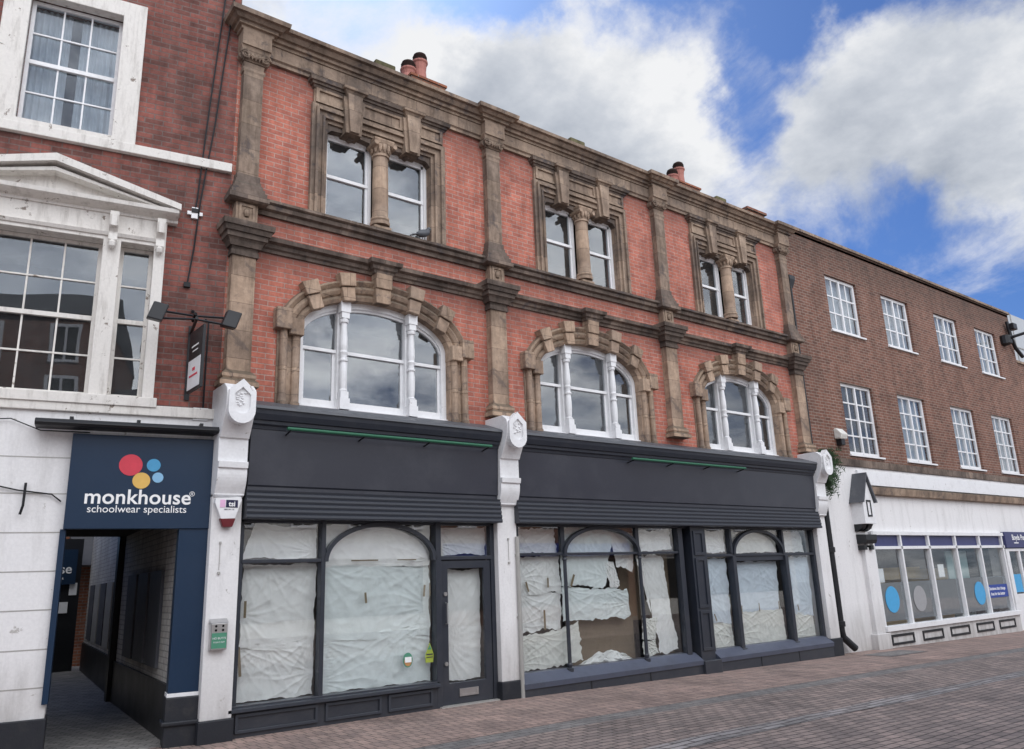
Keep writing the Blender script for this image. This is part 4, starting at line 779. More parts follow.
m=sbox(-.003,-.001,-.52,-.28,4.58,4.60); m.add(*(lambda q:(q.v,q.f))(sbox(-.003,-.001,-.50,-.32,4.52,4.535))); obj('white_print',m,'lettering',HG)
m=MB(); m.tube([(-.38,0,4.86),(-.38,-.66,4.86)],.02,8); m.tube([(-.38,0,5.16),(-.38,-.1,5.12)],.02,8); m.box(-.41,-.35,-.03,0,3.98,4.95); m.tube([(-.38,-.03,4.1),(-.38,-.2,4.1)],.012,6); m.tube([(-.38,-.03,4.45),(-.38,-.2,4.45)],.012,6); obj('bracket',m,'black',HG)
for sx,lab in ((-1,'black floodlight on the left arm above the hanging sign'),(1,'black floodlight on the right arm above the hanging sign')):
    F=lthing('floodlight',lab,'floodlight','floodlights on arms above the hanging sign')
    m=MB(); m.tube([(-.38,-.30,5.0),(-.38+sx*.38,-.42,4.98)],.014,6); m.tube([(-.38,-.42,4.92),(-.38+sx*.38,-.5,4.86)],.014,6); m.tube([(-.38,-.15,4.98),(-.38,-.45,4.98)],.02,6); obj('arm',m,'black',F)
    x=-.38+sx*.42
    m=MB(); vs=[(x-.06-sx*.0,-.38,5.08),(x+.11,-.38,5.05),(x+.11,-.62,5.0),(x-.06,-.62,5.03)]; 
    dxx=-.07
    vs+= [(a+dxx,b-.02,c_-.22) for a,b,c_ in vs]; m.add(vs,[(0,1,2,3),(7,6,5,4),(0,4,5,1),(1,5,6,2),(2,6,7,3),(3,7,4,0)]); obj('lamp_head',m,'black',F,.015)

# ------------------------------------------------------------------ alley
AL=thing('alley_wall','right wall of the alley, dark at the base with pale upper part','wall',(2.9,.35,0))
m=MB(); m.add([(2.68,.35,0),(2.98,4.9,0),(3.1,4.9,0),(3.1,.35,0)]+[(2.68,.35,2.7),(2.98,4.9,2.7),(3.1,4.9,2.7),(3.1,.35,2.7)],[(0,1,5,4),(1,2,6,5),(2,3,7,6),(3,0,4,7),(4,5,6,7)]); obj('upper_wall',m,'brick_white',AL)
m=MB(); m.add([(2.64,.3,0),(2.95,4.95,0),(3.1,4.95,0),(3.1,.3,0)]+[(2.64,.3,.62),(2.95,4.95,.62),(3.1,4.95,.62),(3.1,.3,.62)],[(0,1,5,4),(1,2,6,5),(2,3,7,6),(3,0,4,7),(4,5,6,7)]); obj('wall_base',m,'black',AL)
for y0,y1 in ((1.1,1.9),(2.1,2.9),(3.1,3.9)):
    f=lambda y:2.66+(y-.35)/4.55*.30
    m=MB(); m.add([(f(y0)-.02,y0,.75),(f(y1)-.02,y1,.75),(f(y1)+.02,y1,.75),(f(y0)+.02,y0,.75),(f(y0)-.02,y0,1.95),(f(y1)-.02,y1,1.95),(f(y1)+.02,y1,1.95),(f(y0)+.02,y0,1.95)],[(0,1,5,4),(1,2,6,5),(2,3,7,6),(3,0,4,7),(4,5,6,7)]); obj('dark_board',m,'weathered_board',AL)
m=MB(); m.box(2.88,3.02,4.8,4.95,0,2.7); obj('corner_post',m,'black',AL)
AB2=thing('alley_wall','open air alley wall of white painted brick with dark boards','wall',(3.4,5,0))
m=MB(); m.add([(3.05,4.96,0),(3.62,11.6,0),(3.8,11.6,0),(3.8,4.96,0)]+[(3.05,4.96,3.6),(3.62,11.6,3.6),(3.8,11.6,3.6),(3.8,4.96,3.6)],[(0,1,5,4),(1,2,6,5),(2,3,7,6),(3,0,4,7),(4,5,6,7)]); obj('upper_wall',m,'brick_white',AB2)
m=MB(); m.add([(3.02,4.96,0),(3.58,11.6,0),(3.8,11.6,0),(3.8,4.96,0)]+[(3.02,4.96,.62),(3.58,11.6,.62),(3.8,11.6,.62),(3.8,4.96,.62)],[(0,1,5,4),(1,2,6,5),(2,3,7,6),(3,0,4,7),(4,5,6,7)]); obj('wall_base',m,'black',AB2)
for k in range(5):
    y0=5.4+1.15*k;y1=y0+.95; f=lambda y:3.05+(y-4.96)/6.64*.57
    m=MB(); m.add([(f(y0)-.025,y0,.72),(f(y1)-.025,y1,.72),(f(y1)+.02,y1,.72),(f(y0)+.02,y0,.72),(f(y0)-.025,y0,1.9),(f(y1)-.025,y1,1.9),(f(y1)+.02,y1,1.9),(f(y0)+.02,y0,1.9)],[(0,1,5,4),(1,2,6,5),(2,3,7,6),(3,0,4,7),(4,5,6,7)]); obj('board',m,'greylight' if k%2 else 'weathered_board',AB2)
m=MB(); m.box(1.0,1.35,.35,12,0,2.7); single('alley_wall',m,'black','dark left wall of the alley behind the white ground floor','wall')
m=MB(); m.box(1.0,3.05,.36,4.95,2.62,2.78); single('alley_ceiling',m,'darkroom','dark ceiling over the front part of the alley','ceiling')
SE=thing('shop_entrance','dark blue shop front with white door at the back of the alley','shopfront',(2.6,11.6,0))
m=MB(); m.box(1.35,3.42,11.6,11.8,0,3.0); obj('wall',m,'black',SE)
m=MB(); m.box(1.35,3.30,11.5,11.6,1.95,2.75); obj('sign_panel',m,'sign_blue',SE); text('lettering','monkhouse',.3,'lettering',SE,(2.5,11.49,2.2),0,.004,depth=.002); text('small_lettering','schoolwear specialists',.1,'lettering',SE,(2.6,11.49,2.06),0,0,depth=.002)
for x,z,r,mt in ((2.62,2.62,.08,'cyan'),(2.68,2.5,.06,'pale_blue')): obj('logo_disc',disc(x,z,r,r,11.497,.003),mt,SE)
m=MB(); m.box(2.25,2.78,11.5,11.6,.55,1.85); d=obj('door',m,'white',SE); obj('handle',MB().box(2.68,2.72,11.44,11.5,.95,1.1),'steel',d)
obj('notice',MB().box(2.95,3.2,11.57,11.6,1.3,1.55),'lettering',SE); obj('notice',MB().box(3.2,3.36,11.57,11.6,1.7,1.98),'lettering',SE)
m=MB(); m.box(2.5,6.4,13.0,13.3,0,3.9); single('brick_boundary_wall',m,'brick_far','red brick wall closing the back of the alley','wall')
m=MB(); m.prism([(12.0,2.4),(13.0,3.3),(13.0,2.4)],3.3,4.6); single('lean_to_roof',m,'roof','small dark lean-to roof at the back right of the alley','roof')
T=thing('bare_tree','bare pale branched tree beyond the alley wall','tree',(4.6,15,0))
m=MB(); m.tube([(4.6,15,-.1),(4.55,15,2.5),(4.4,15,4)],[.2,.15,.09],8); obj('trunk',m,'twig',T)
m=MB(); rr=random.Random(3)
def br(p,d,l,r,k):
    q=p+d*l; m.tube([p,(p+q)/2+Vector((rr.uniform(-.05,.05),0,rr.uniform(-.05,.05))),q],[r,r*.8,r*.6],5)
    if k:
        for _ in range(3): br(q,(d+Vector((rr.uniform(-.8,.8),rr.uniform(-.5,.5),rr.uniform(-.3,.7)))).normalized(),l*.72,r*.6,k-1)
for k in range(5): br(Vector((4.45,15,2.8+.3*k)),Vector((rr.uniform(-1,1),rr.uniform(-.5,.5),.6)).normalized(),1.1,.06,4)
obj('crown',m,'twig',T)

# ------------------------------------------------------------------ right building
RB=thing('brown_brick_building','plain brown brick building with rows of white multi-pane windows and white painted ground floor','building',(22.7,0,-.2))
WX=[(17.83,19.31),(20.57,22.05),(23.58,25.07),(26.28,27.78)]
holes=[rect(a,b,7.43,8.93) for a,b in WX]+[rect(a,b,4.29,6.09) for a,b in WX]
m=MB(); m.plate(rect(16.12,29.2,3.98,9.86),holes,.0,.34); obj('brick_wall',m,'brick_right',RB)
m=MB(); m.box(16.12,29.28,-.05,.36,9.86,9.93); obj('coping',m,'stone_dark',RB)
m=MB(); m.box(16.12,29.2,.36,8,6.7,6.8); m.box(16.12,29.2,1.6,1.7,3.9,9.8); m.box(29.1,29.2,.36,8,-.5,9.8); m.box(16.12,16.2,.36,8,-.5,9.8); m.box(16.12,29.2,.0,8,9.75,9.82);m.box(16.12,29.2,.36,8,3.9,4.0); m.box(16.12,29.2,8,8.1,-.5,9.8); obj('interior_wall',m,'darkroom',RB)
k=0
for r,(z0,z1,nz) in enumerate(((7.43,8.93,3),(4.29,6.09,4))):
    for a,b in WX:
        w=sashwin(a,b,z0,z1,4,nz,'white',RB,y=.07,name='multi_pane_window',fw=.075,mw=.035,glassm='glass',mid=False)
        m=MB(); xm=(a+b)/2; m.box(xm-.03,xm+.03,.06,.11,z0+.05,z1-.05); m.box(a-.04,b+.06,-.05,.02,z0-.04,z0+.0); obj('centre_bar',m,'white',w)
        m=MB(); vs=[];nn=60
        for j in range(2):
            for i in range(nn+1): vs.append((a+.02+(b-a-.04)*i/nn,.2+.025*math.sin(i*.9+k),z0+.02+(z1-z0-.04)*j))
        m.add(vs,[(i,i+1,nn+2+i,nn+1+i) for i in range(nn)])
        if not (r==1 and a<18): single('window_blind',m,'curtain',('pale pleated blind in the '+('upper' if r==0 else 'lower')+' row, '+['first','second','third','fourth'][WX.index((a,b))]+' white window of the brown brick building'),'blind','blinds in the brown brick building',smooth=True)
        k+=1
# stone string between brick and shop, white ground floor
m=MB(); m.box(16.12,29.2,-.08,.02,3.98,4.16); obj('string_course',m,'stone_band',RB,.01)
m=MB(); m.plate(rect(16.12,29.2,-.6,3.98),[rect(18.08,25.08,.28,2.47),rect(25.25,29.0,-.5,2.5)],-.04,.3); obj('shop_wall',m,'white_wall',RB)
m=MB(); m.prism([(-.03,3.32),(-.16,3.34),(-.2,3.5),(-.03,3.56)],18.0,29.2); obj('shop_ledge',m,'stone_dark',RB)
m=MB(); m.box(17.85,29.2,-.1,-.03,3.56,3.9); obj('upper_fascia',m,'white',RB)
m=MB(); m.box(18.05,25.15,-.14,.0,2.38,2.47); m.box(18.05,25.15,-.13,.0,2.05,2.12); m.box(17.98,25.3,-.2,.0,.22,.33)
for x in (18.04,19.32,20.72,22.18,23.6,25.04): m.box(x-.035,x+.035,-.13,.0,.3,2.45)
SW=obj('shopfront_frame',m,'white',RB,.004)
obj('pane',MB().box(18.08,25.05,-.05,-.045,.3,2.08),'glass_shop',SW)
m=MB(); m.box(18.0,25.25,-.14,.0,-.6,.22); rs=obj('stall_riser',m,'white_wall',RB)
for x0,x1 in ((18.18,19.2),(19.62,20.64),(21.03,22.07),(22.48,23.5),(23.84,24.85)): obj('panel_frame',MB().plate(rect(x0,x1,-.09,.14),[rect(x0+.05,x1-.05,-.04,.09)],-.16,-.138),'black',rs)
for x0,x1 in ((18.08,19.28),(19.36,20.68),(20.76,22.14),(22.22,23.56),(23.64,25.0)): obj('top_light',MB().box(x0,x1,-.06,-.05,2.12,2.38),'navytop',SW)
m=MB(); m.box(17.6,18.02,-.14,.0,-.6,2.1); pl=obj('shop_pilaster',m,'white_wall',RB,.01)
m=MB(); m.box(17.5,18.08,-.2,.0,-.6,.2); obj('pilaster_base',m,'white_wall',pl,.015)
# gabled console top
m=MB(); m.plate([(17.450,2.62),(17.920,2.62),(17.920,3.12),(17.685,3.70),(17.450,3.12)],[],-.34,.0); gb=obj('gabled_console',m,'white',RB,.006)
m=MB(); m.add([(17.685,-.40,3.80),(17.685,.0,3.80),(17.370,.0,3.10),(17.370,-.40,3.10),(17.685,-.40,3.74),(17.685,0,3.74),(17.420,.0,3.10),(17.420,-.40,3.10)],[(0,1,2,3),(4,5,6,7),(0,3,7,4),(1,2,6,5),(2,3,7,6),(0,1,5,4)]); m.add([(17.685,-.40,3.80),(17.685,.0,3.80),(18.000,.0,3.10),(18.000,-.40,3.10),(17.685,-.40,3.74),(17.685,0,3.74),(17.950,.0,3.10),(17.950,-.40,3.10)],[(0,1,2,3),(4,5,6,7),(0,3,7,4),(1,2,6,5),(2,3,7,6),(0,1,5,4)]); obj('gable_roof',m,'lead',gb)
obj('gable_panel',MB().plate(rect(17.590,17.780,2.78,3.16),[rect(17.625,17.745,2.82,3.12)],-.352,-.338),'black',gb)
m=MB(); 
for x in (17.550,17.820): m.prism([(0,2.62),(-.26,2.62),(-.2,2.52),(-.1,2.46),(0,2.46)],x-.09,x+.09)
m.prism([(0,2.18),(-.24,2.18),(-.28,2.26),(-.28,2.38),(0,2.4)],17.480,17.950)
for x in (17.550,17.840): m.box(x-.06,x+.06,-.2,.0,2.04,2.14)
obj('black_corbel',m,'black',gb)
# door bay of right shop
m=MB(); m.box(25.3,29.0,-.12,.0,2.05,2.5); fb=obj('door_fascia',m,'navytop',RB); text('lettering','Boyds Porter',.22,'lettering',fb,(25.75,-.124,2.27),0,.003,align='LEFT',depth=.002); obj('lettering_line',MB().box(25.85,26.15,-.125,-.12,2.17,2.2),'lettering',fb)
m=MB(); m.plate(rect(25.3,26.75,-.25,2.03),[rect(25.5,26.15,.75,1.95),rect(26.25,26.68,.75,1.95)],-.08,.0); m.plate(rect(26.78,29.0,-.25,2.03),[rect(26.9,28.8,.75,1.95)],-.08,.0); dd=obj('shop_door',m,'white',RB,.006)
obj('pane',MB().box(25.4,28.9,-.03,-.025,.7,1.97),'glass_shop',dd); obj('door_sticker',MB().box(25.52,26.1,-.035,-.032,.8,1.3),'skyblue',dd)
# shop interior and vinyls on the right shop
m=MB(); m.box(17.0,29.1,3.4,3.5,-.4,3.7); m.box(17.0,29.1,.3,3.4,3.0,3.1); m.box(17,29.1,.1,3.5,-.5,-.2); obj('shop_interior',m,'shoproom',RB)
for x0,x1 in ((18.08,19.28),(19.36,20.68),(20.76,22.14),(22.22,23.56),(23.64,25.0)): obj('frosted_film',MB().box(x0,x1,-.040,-.036,.42,1.28),'frost',SW)
G='round vinyl discs on the right shop window'
def sd(x,z,rx,rz,mt,lb): 
    m=disc(x,z,rx,rz,-.052,.004); single('vinyl_disc',m,mt,lb,'vinyl sticker',G)
sd(18.65,.90,.31,.30,'skyblue','bright blue disc in the leftmost pane of the right shop window')
sd(19.95,.87,.31,.30,'frost_light','pale striped grey disc in the second pane of the right shop window')
sd(23.24,.87,.31,.30,'skyblue','bright blue disc in the fourth pane of the right shop window')
for x0,x1,lb in ((23.5,23.56,0),(23.66,24.98,1)):
    pass
t=thing('blue_notice','dark blue strip notice with white writing in the rightmost pane of the right shop window','notice',(24.3,-.05,.7))
obj('strip',MB().box(23.66,24.98,-.056,-.052,.72,1.06),'strip_blue',t); text('lettering','Decisions that change',.115,'lettering',t,(24.32,-.058,.92),0,.002,depth=.001); text('lettering','lives for the better',.115,'lettering',t,(24.32,-.058,.78),0,.002,depth=.001)
m=MB(); m.box(20.0,25.0,1.2,1.7,-.3,1.55); m.box(19.4,22.1,.9,1.0,1.32,1.62); single('shop_counter',m,'wood','long yellow wooden counter inside the right shop','counter')
m=MB(); m.box(22.3,23.5,.25,.28,.3,2.0); single('display_stand',m,'teal','pale teal display stand inside the fourth pane of the right shop window','display panel')
m=MB(); m.box(22.4,22.75,.02,.12,.38,.95); single('display_box',m,'black','dark upright box low in the fourth pane of the right shop window','box')
for x,z in ((18.55,1.45),(21.6,1.5),(24.0,1.52)): 
    m=MB(); m.box(x-.16,x+.16,.1,.105,z-.16,z+.16); single('paper_notice',m,'lettering','small white notice behind the '+{18.55:'leftmost',21.6:'third',24.0:'rightmost'}[x]+' pane of the right shop window','notice','white notices in the right shop window')
# downpipe between buildings
DP=thing('downpipe','black cast iron downpipe between the dark shopfront and the white rendered wall','downpipe',(16.15,-.1,-.1))
m=MB(); m.tube([(16.2,-.13,3.75),(16.2,-.13,.35),(16.23,-.14,.22),(16.5,-.22,-.02)],.075,12); obj('pipe',m,'black',DP)
for z in (3.2,2.05,.5): obj('collar',MB().lathe(16.2,-.13,[(z-.06,.078),(z-.05,.1),(z+.05,.1),(z+.06,.078)],12),'black',DP)
DP2=thing('downpipe','thin dark pipe running down the joint between the red and brown brick walls','downpipe',(16.14,-.04,4.2))
m=MB(); m.tube([(16.17,-.04,8.3),(16.17,-.04,4.2)],.035,8); obj('pipe',m,'black',DP2); obj('hopper',MB().stack(16.12,16.24,.06,[(8.2,.0),(8.4,.05),(8.5,.05)]),'black',DP2)
# greenery
BG=thing('conifer_sprig','dark green conifer sprig growing behind the right shield console','plant',(16.15,-.1,3.5))
m=MB(); rr=random.Random(5)
for i in range(120):
    a=rr.uniform(-2.6,.9); L_=rr.uniform(.18,.55); p=Vector((rr.uniform(15.98,16.15),-.28,rr.uniform(3.65,4.25))); d=Vector((abs(math.cos(a))*.9,rr.uniform(-.5,.1),math.sin(a)*.8-.1)).normalized()
    for s_ in range(14):
        q=p+d*L_*s_/13+Vector((0,0,-.25*(s_/13)**2*L_)); 
        for w in (-1,1):
            e=(d.cross(Vector((0,1,.3))).normalized()*w*.07+d*.05+Vector((rr.uniform(-.02,.02),rr.uniform(-.04,.04),rr.uniform(-.02,.02))))
            n_=d*.014; m.poly([q-n_,q+e,q+n_])
obj('foliage',m,'leaf',BG)
m=MB(); m.tube([(16.1,-.2,3.4),(16.08,-.26,3.8),(16.15,-.3,4.15)],.015,6); obj('stem',m,'twig',BG)
# security light on brown wall
SL=thing('security_light','small cream security light on the brown brick wall above the white shop','security light',(17.35,-.02,4.4))
obj('housing',MB().prism([(0,4.62),(-.16,4.6),(-.2,4.72),(-.08,4.86),(0,4.86)],17.22,17.5),'paper_cream',SL,.02); obj('sensor',MB().box(17.28,17.44,-.14,0,4.46,4.61),'black',SL,.01)
# bracket lamp far right
BL=thing('bracket_floodlight','black floodlight and bent pipe at the top right corner of the brown brick building','floodlight',(28.9,-.05,8.3))
m=MB(); m.tube([(28.75,-.1,9.5),(28.8,-.12,8.95),(29.0,-.12,8.6),(29.4,-.14,8.35)],.06,10); obj('bent_pipe',m,'black',BL)
m=MB(); m.box(28.72,29.02,-.3,-.1,9.2,9.42); obj('lamp_head',m,'black',BL,.03)
SLp=thing('street_lamp','black wall mounted street lamp arm with a long lantern head at the right edge','street lamp',(28.4,-.05,8.75))
m=MB(); m.tube([(28.35,-.05,8.78),(28.38,-.35,8.85),(28.7,-1.0,9.0)],.05,8); obj('arm',m,'black',SLp)
m=MB(); m.lathe(28.35,-.08,[(8.6,.05),(8.65,.2),(8.92,.2),(8.97,.05)],14); obj('wall_boss',m,'black',SLp)
m=MB(); m.add([(28.6,-.95,8.98),(28.75,-.85,8.98),(29.3,-1.7,9.05),(29.0,-1.8,9.05),(28.62,-.95,9.08),(28.73,-.87,9.08),(29.2,-1.65,9.2),(29.05,-1.72,9.2)],[(3,2,1,0),(4,5,6,7),(0,1,5,4),(1,2,6,5),(2,3,7,6),(3,0,4,7)]); obj('lantern',m,'black',SLp,.03)
# buildings beyond
FB=thing('brick_building','lower brown brick wall continuing beyond the tall brown building','building',(32,0,-.3))
m=MB(); m.box(29.22,36,.1,8,-.6,8.2); obj('wall',m,'brick_right',FB); obj('coping',MB().box(29.22,36.1,.05,.4,8.2,8.28),'stone_dark',FB)
FC=thing('grey_clad_building','pale grey panel clad building rising behind the brown brick corner','building',(36,3,-.4))
m=MB(); m.box(35.2,50,2.2,14,-.6,11.75); w=obj('wall',m,'cladding',FC)
m=MB()
for k in range(8): x=35.9+k*1.7; m.box(x-.02,x+.02,2.17,2.2,8,11.75)
for z in (9.1,10.3): m.box(35.2,50,2.17,2.2,z-.02,z+.02)
obj('panel_joint',m,'greylight',FC)

# ------------------------------------------------------------------ opposite side of the street (seen only as reflections)
OPP=[(-22,-12,8.0,'cream_wall'),(-12,-2,11.4,'brickopp'),(-2,8,7.6,'cream_wall'),(8,18,6.9,'cream_wall'),(18,30,8.0,'brickopp'),(30,44,7.2,'cream_wall')]
lab=['cream rendered building furthest left across the street','tall red brick building opposite the schoolwear shop','taller cream building opposite the left shop','lower cream building opposite the wide shop','tall red brick building across the street on the right','cream building furthest right across the street']
for i,(x0,x1,h,mt) in enumerate(OPP):
    B=thing('street_building',lab[i],'building',((x0+x1)/2,-19.5,-.3),group='buildings on the opposite side of the street')
    m=MB(); m.box(x0+.02,x1-.02,-28,-19.5,-1,h); w=obj('wall',m,mt,B)
    m=MB(); m.prism([(-19.3,h),(-23.7,h+2.2),(-28.2,h)],x0,x1); obj('roof',m,'roof',B)
    for r in range(4 if h>10 else 2):
        for k in range(4):
            x=x0+1.2+k*2.4; z=(3.9+2.0*r) if h<7 else 4.0+1.9*r
            if x+1>x1: continue
            m=MB(); m.plate(rect(x,x+1,z,z+1.4),[rect(x+.1,x+.46,z+.1,z+1.3),rect(x+.54,x+.9,z+.1,z+1.3)],-19.5,-19.44); f=obj('window',m,'white',B); obj('pane',MB().box(x+.1,x+.9,-19.497,-19.49,z+.1,z+1.3),'darkroom',f)
    m=MB(); m.box(x0+.6,x1-.6,-19.5,-19.46,.5,2.5); f=obj('shop_window',m,'darkroom',B); obj('fascia',MB().box(x0+.4,x1-.4,-19.5,-19.35,2.7,3.3),'white' if i%2 else 'strip_blue',B)

m=MB(); PB=Vector((5.98,-.02,6.97))
def blob(m,c,rx,ry,rz,tilt=0,n=14,k=9):
    vs=[];fs=[]
    for i in range(k+1):
        t=math.pi*i/k
        for q in range(n):
            p=2*math.pi*q/n; v=Vector((rx*math.cos(t),ry*math.sin(t)*math.cos(p),rz*math.sin(t)*math.sin(p))); ca,sa=math.cos(tilt),math.sin(tilt)
            vs.append((c[0]+v.x*ca-v.z*sa,c[1]+v.y,c[2]+v.x*sa+v.z*ca))
    for i in range(k):
        for q in range(n): fs.append((i*n+q,i*n+(q+1)%n,(i+1)*n+(q+1)%n,(i+1)*n+q))
    m.add(vs,fs)
blob(m,PB+Vector((0,0,.10)),.13,.06,.065,.35); blob(m,PB+Vector((.11,0,.20)),.035,.03,.035); blob(m,PB+Vector((.085,0,.155)),.045,.032,.05,.9); blob(m,PB+Vector((-.16,0,.045)),.09,.035,.014,.4)
m.tube([PB+Vector((.14,0,.2)),PB+Vector((.165,0,.193))],[.008,.002],6); m.tube([PB+Vector((.0,.02,.05)),PB+Vector((.0,.02,-.03))],.006,6); m.tube([PB+Vector((.02,-.02,.05)),PB+Vector((.02,-.02,-.03))],.006,6)
single('pigeon',m,'lead','grey pigeon perched on the sill of the upper left paired window','pigeon',smooth=True)
rl=random.Random(11); m=MB()
for k in range(260):
    x=rl.uniform(2.2,17.5); y=-.3-abs(rl.gauss(0,.5)); 
    if rl.random()<.25: y=rl.uniform(-6,-.4)
    r=rl.uniform(.008,.028); z=gz(x)+.004; a=rl.uniform(0,6.28)
    m.poly([(x+r*math.cos(a+q*1.5708)*(1 if q%2 else .5),y+r*math.sin(a+q*1.5708)*(1 if q%2 else .5),z+rl.uniform(0,.006)) for q in range(4)])
tag(obj('street_grit',m,'litter'),'scattered pale grit and tiny leaf scraps along the foot of the shopfronts','litter',kind='stuff')
# ------------------------------------------------------------------ camera
Rv=(0.7982608,-0.6012066,-0.0364732); Uv=(-0.1246834,-0.2241868,0.9665373); Fv=(0.5892654,0.7670013,0.2539200)
cam=bpy.data.cameras.new('camera'); co=bpy.data.objects.new('camera',cam); COL.objects.link(co)
Rv,Uv,Fv=Vector(Rv),Vector(Uv),Vector(Fv)
co.matrix_world=Matrix(((Rv.x,Uv.x,-Fv.x,0),(Rv.y,Uv.y,-Fv.y,-10),(Rv.z,Uv.z,-Fv.z,1.65),(0,0,0,1)))
cam.sensor_width=36; cam.lens=27.6011; cam.clip_end=2000; cam.clip_start=.05
S.camera=co
# ------------------------------------------------------------------ light
EL,AZ_=rad(46),rad(24)   # azimuth measured from +Y towards +X
sun=bpy.data.lights.new('sun','SUN'); sun.energy=4.6; sun.angle=rad(.5); sun.color=(1,.95,.88)
so=bpy.data.objects.new('sun',sun); COL.objects.link(so)
dvec=Vector((math.sin(AZ_)*math.cos(EL),math.cos(AZ_)*math.cos(EL),math.sin(EL)))
so.rotation_euler=dvec.to_track_quat('Z','Y').to_euler(); so.location=dvec*60
W=bpy.data.worlds.new('World'); S.world=W; W.use_nodes=True; nt=W.node_tree; nt.nodes.clear()
sky=N(nt,'ShaderNodeTexSky'); sky.sky_type='NISHITA'; sky.sun_disc=False; sky.sun_elevation=EL; sky.sun_rotation=AZ_; sky.air_density=1.0
tc=N(nt,'ShaderNodeTexCoord'); sp=N(nt,'ShaderNodeSeparateXYZ'); L(nt,tc.outputs['Generated'],sp.inputs[0])
zz=N(nt,'ShaderNodeMath',operation='ADD'); L(nt,sp.outputs[2],zz.inputs[0]); zz.inputs[1].default_value=.22
zm=N(nt,'ShaderNodeMath',operation='MAXIMUM'); L(nt,zz.outputs[0],zm.inputs[0]); zm.inputs[1].default_value=.1
dx=N(nt,'ShaderNodeMath',operation='DIVIDE'); L(nt,sp.outputs[0],dx.inputs[0]); L(nt,zm.outputs[0],dx.inputs[1])
dy=N(nt,'ShaderNodeMath',operation='DIVIDE'); L(nt,sp.outputs[1],dy.inputs[0]); L(nt,zm.outputs[0],dy.inputs[1])
cb=N(nt,'ShaderNodeCombineXYZ'); L(nt,dx.outputs[0],cb.inputs[0]); L(nt,dy.outputs[0],cb.inputs[1]); cb.inputs[2].default_value=3.3
nA=noise_n(nt,cb.outputs[0],2.0,13,.66); nA.inputs['Distortion'].default_value=.35
nB=noise_n(nt,cb.outputs[0],.6,3,.5); nC=noise_n(nt,cb.outputs[0],2.2,8,.6)
ad=N(nt,'ShaderNodeMath',operation='MULTIPLY_ADD'); L(nt,nA.outputs['Fac'],ad.inputs[0]); ad.inputs[1].default_value=1.5; ad.inputs[2].default_value=.17
# large cloud masses and gaps, each a soft patch of the sky in a fixed compass direction
PATCH=[(0.281,0.733,0.62,10,0.42,0.15),(0.376,0.722,0.58,6,0.12,0.1),(0.45,0.70,0.555,7,0.25,0.05),(0.564,0.619,0.546,8,0.25,-0.3),(0.481,0.667,0.569,5,0.2,-0.1),(0.509,0.584,0.632,7,-0.45,0),(0.614,0.532,0.583,7,0.4,0.05),(0.672,0.431,0.603,8,-0.55,0),(0.715,0.545,0.437,7,-0.4,0),(0.661,0.571,0.487,5,0.4,0.15),(0.60,0.60,0.52,10,.3,-.05),(0.752,0.422,0.507,8,0.3,0.05),(0.82,0.376,0.431,9,0.36,0.0),(0.803,0.297,0.517,7,0.22,-0.1),(0.804,0.243,0.543,6,0.1,0.0),(0.83,0.414,0.375,6,-0.3,0),(.36,.70,.615,5,-.3,0),(0.885,0.337,0.322,9,-0.08,0),(.86,.26,.44,7,.05,0),(0.859,0.255,0.443,5,0.15,0.1),(0.88,0.284,0.382,6,-0.05,0),(0.766,0.303,0.567,5,-0.2,0),(0.398,0.667,0.629,5,-0.15,0),(0.778,0.514,0.362,5,0.1,0)]
wn=noise_n(nt,tc.outputs['Generated'],7,6,.6); wv=N(nt,'ShaderNodeVectorMath',operation='MULTIPLY_ADD'); L(nt,wn.outputs['Color'],wv.inputs[0]); wv.inputs[1].default_value=(.22,.22,.22)
w0_=N(nt,'ShaderNodeVectorMath',operation='ADD'); L(nt,tc.outputs['Generated'],w0_.inputs[0]); w0_.inputs[1].default_value=(-.11,-.11,-.11); L(nt,w0_.outputs[0],wv.inputs[2])
wnm=N(nt,'ShaderNodeVectorMath',operation='NORMALIZE'); L(nt,wv.outputs[0],wnm.inputs[0])
bc=N(nt,'ShaderNodeMapRange'); L(nt,sp.outputs[1],bc.inputs[0]); bc.inputs[1].default_value=.2; bc.inputs[2].default_value=-.5; bc.inputs[3].default_value=0; bc.inputs[4].default_value=.3
aa=N(nt,'ShaderNodeMath',operation='ADD'); L(nt,ad.outputs[0],aa.inputs[0]); L(nt,bc.outputs[0],aa.inputs[1])
accm=aa.outputs[0]; accb=None
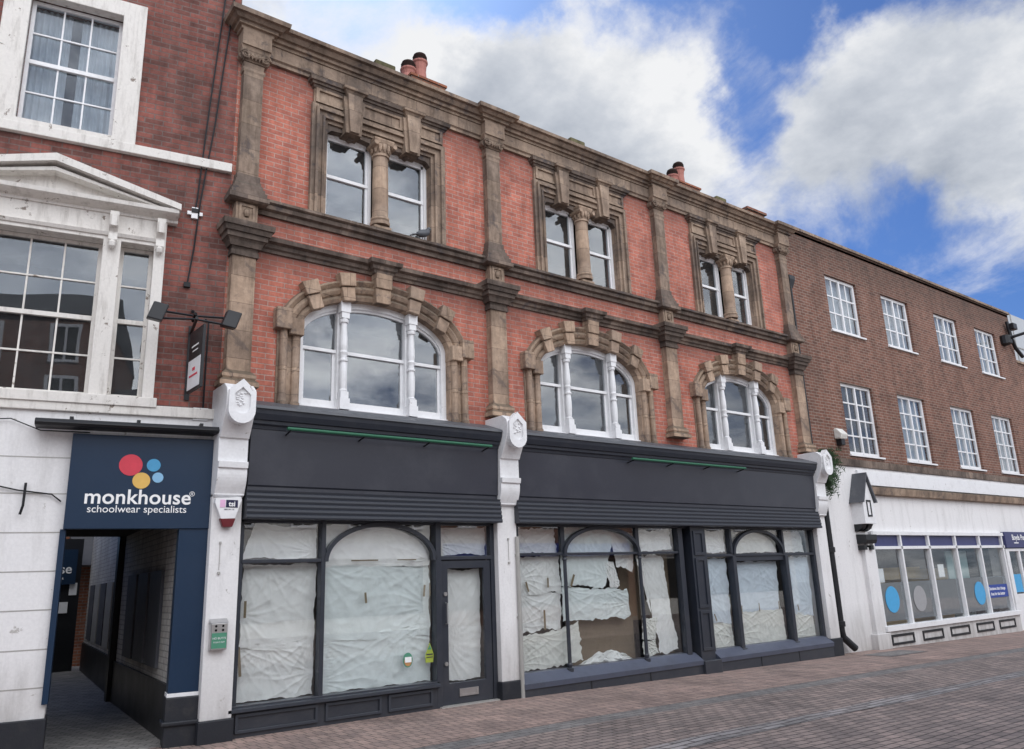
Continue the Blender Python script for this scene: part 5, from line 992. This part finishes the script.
for (a,b,c_,r_,w_,bb) in PATCH:
    d=N(nt,'ShaderNodeVectorMath',operation='DOT_PRODUCT'); L(nt,wnm.outputs[0],d.inputs[0]); d.inputs[1].default_value=(a,b,c_)
    mr=N(nt,'ShaderNodeMapRange'); mr.interpolation_type='SMOOTHSTEP'; L(nt,d.outputs['Value'],mr.inputs[0]); mr.inputs[1].default_value=math.cos(rad(r_*1.35)); mr.inputs[2].default_value=1
    k=N(nt,'ShaderNodeMath',operation='MULTIPLY_ADD'); L(nt,mr.outputs[0],k.inputs[0]); k.inputs[1].default_value=w_; L(nt,accm,k.inputs[2]); accm=k.outputs[0]
    if bb:
        k=N(nt,'ShaderNodeMath',operation='MULTIPLY_ADD'); L(nt,mr.outputs[0],k.inputs[0]); k.inputs[1].default_value=bb*.45
        if accb is None: k.inputs[2].default_value=0
        else: L(nt,accb,k.inputs[2])
        accb=k.outputs[0]
msc=N(nt,'ShaderNodeMapRange'); msc.interpolation_type='SMOOTHSTEP'; L(nt,accm,msc.inputs[0]); msc.inputs[1].default_value=.84; msc.inputs[2].default_value=1.36
sh=N(nt,'ShaderNodeMath',operation='ADD'); L(nt,nC.outputs['Fac'],sh.inputs[0]); L(nt,accb,sh.inputs[1])
shade=ramp(nt,sh.outputs[0],[(.26,(.42,.47,.56)),(.43,(.72,.76,.83)),(.56,(1.04,1.05,1.07))])
bd=N(nt,'ShaderNodeVectorMath',operation='DOT_PRODUCT'); L(nt,tc.outputs['Generated'],bd.inputs[0]); bd.inputs[1].default_value=(-.1,-.72,.68)
bk=N(nt,'ShaderNodeMapRange'); L(nt,bd.outputs['Value'],bk.inputs[0]); bk.inputs[1].default_value=.35; bk.inputs[2].default_value=1.0; bk.inputs[3].default_value=1; bk.inputs[4].default_value=4.9  # clouds behind the camera brightened, an added unseen fill for the facade
sc=N(nt,'ShaderNodeVectorMath',operation='SCALE'); L(nt,shade.outputs[0],sc.inputs[0]); L(nt,bk.outputs[0],sc.inputs['Scale'])
s2=N(nt,'ShaderNodeVectorMath',operation='SCALE'); L(nt,sc.outputs[0],s2.inputs[0]); s2.inputs['Scale'].default_value=5.9
tint=mix(nt,1.0,sky.outputs[0],(.25,.40,.69),'MULTIPLY')
cm=mix(nt,msc.outputs[0],tint,s2.outputs[0])
bg=N(nt,'ShaderNodeBackground'); L(nt,cm,bg.inputs[0]); bg.inputs[1].default_value=.145
wo=N(nt,'ShaderNodeOutputWorld'); L(nt,bg.outputs[0],wo.inputs[0])
S.view_settings.view_transform='Standard'; S.view_settings.look='None'; S.view_settings.exposure=0
for o in bpy.data.objects:
    if '_o' in o: del o['_o']
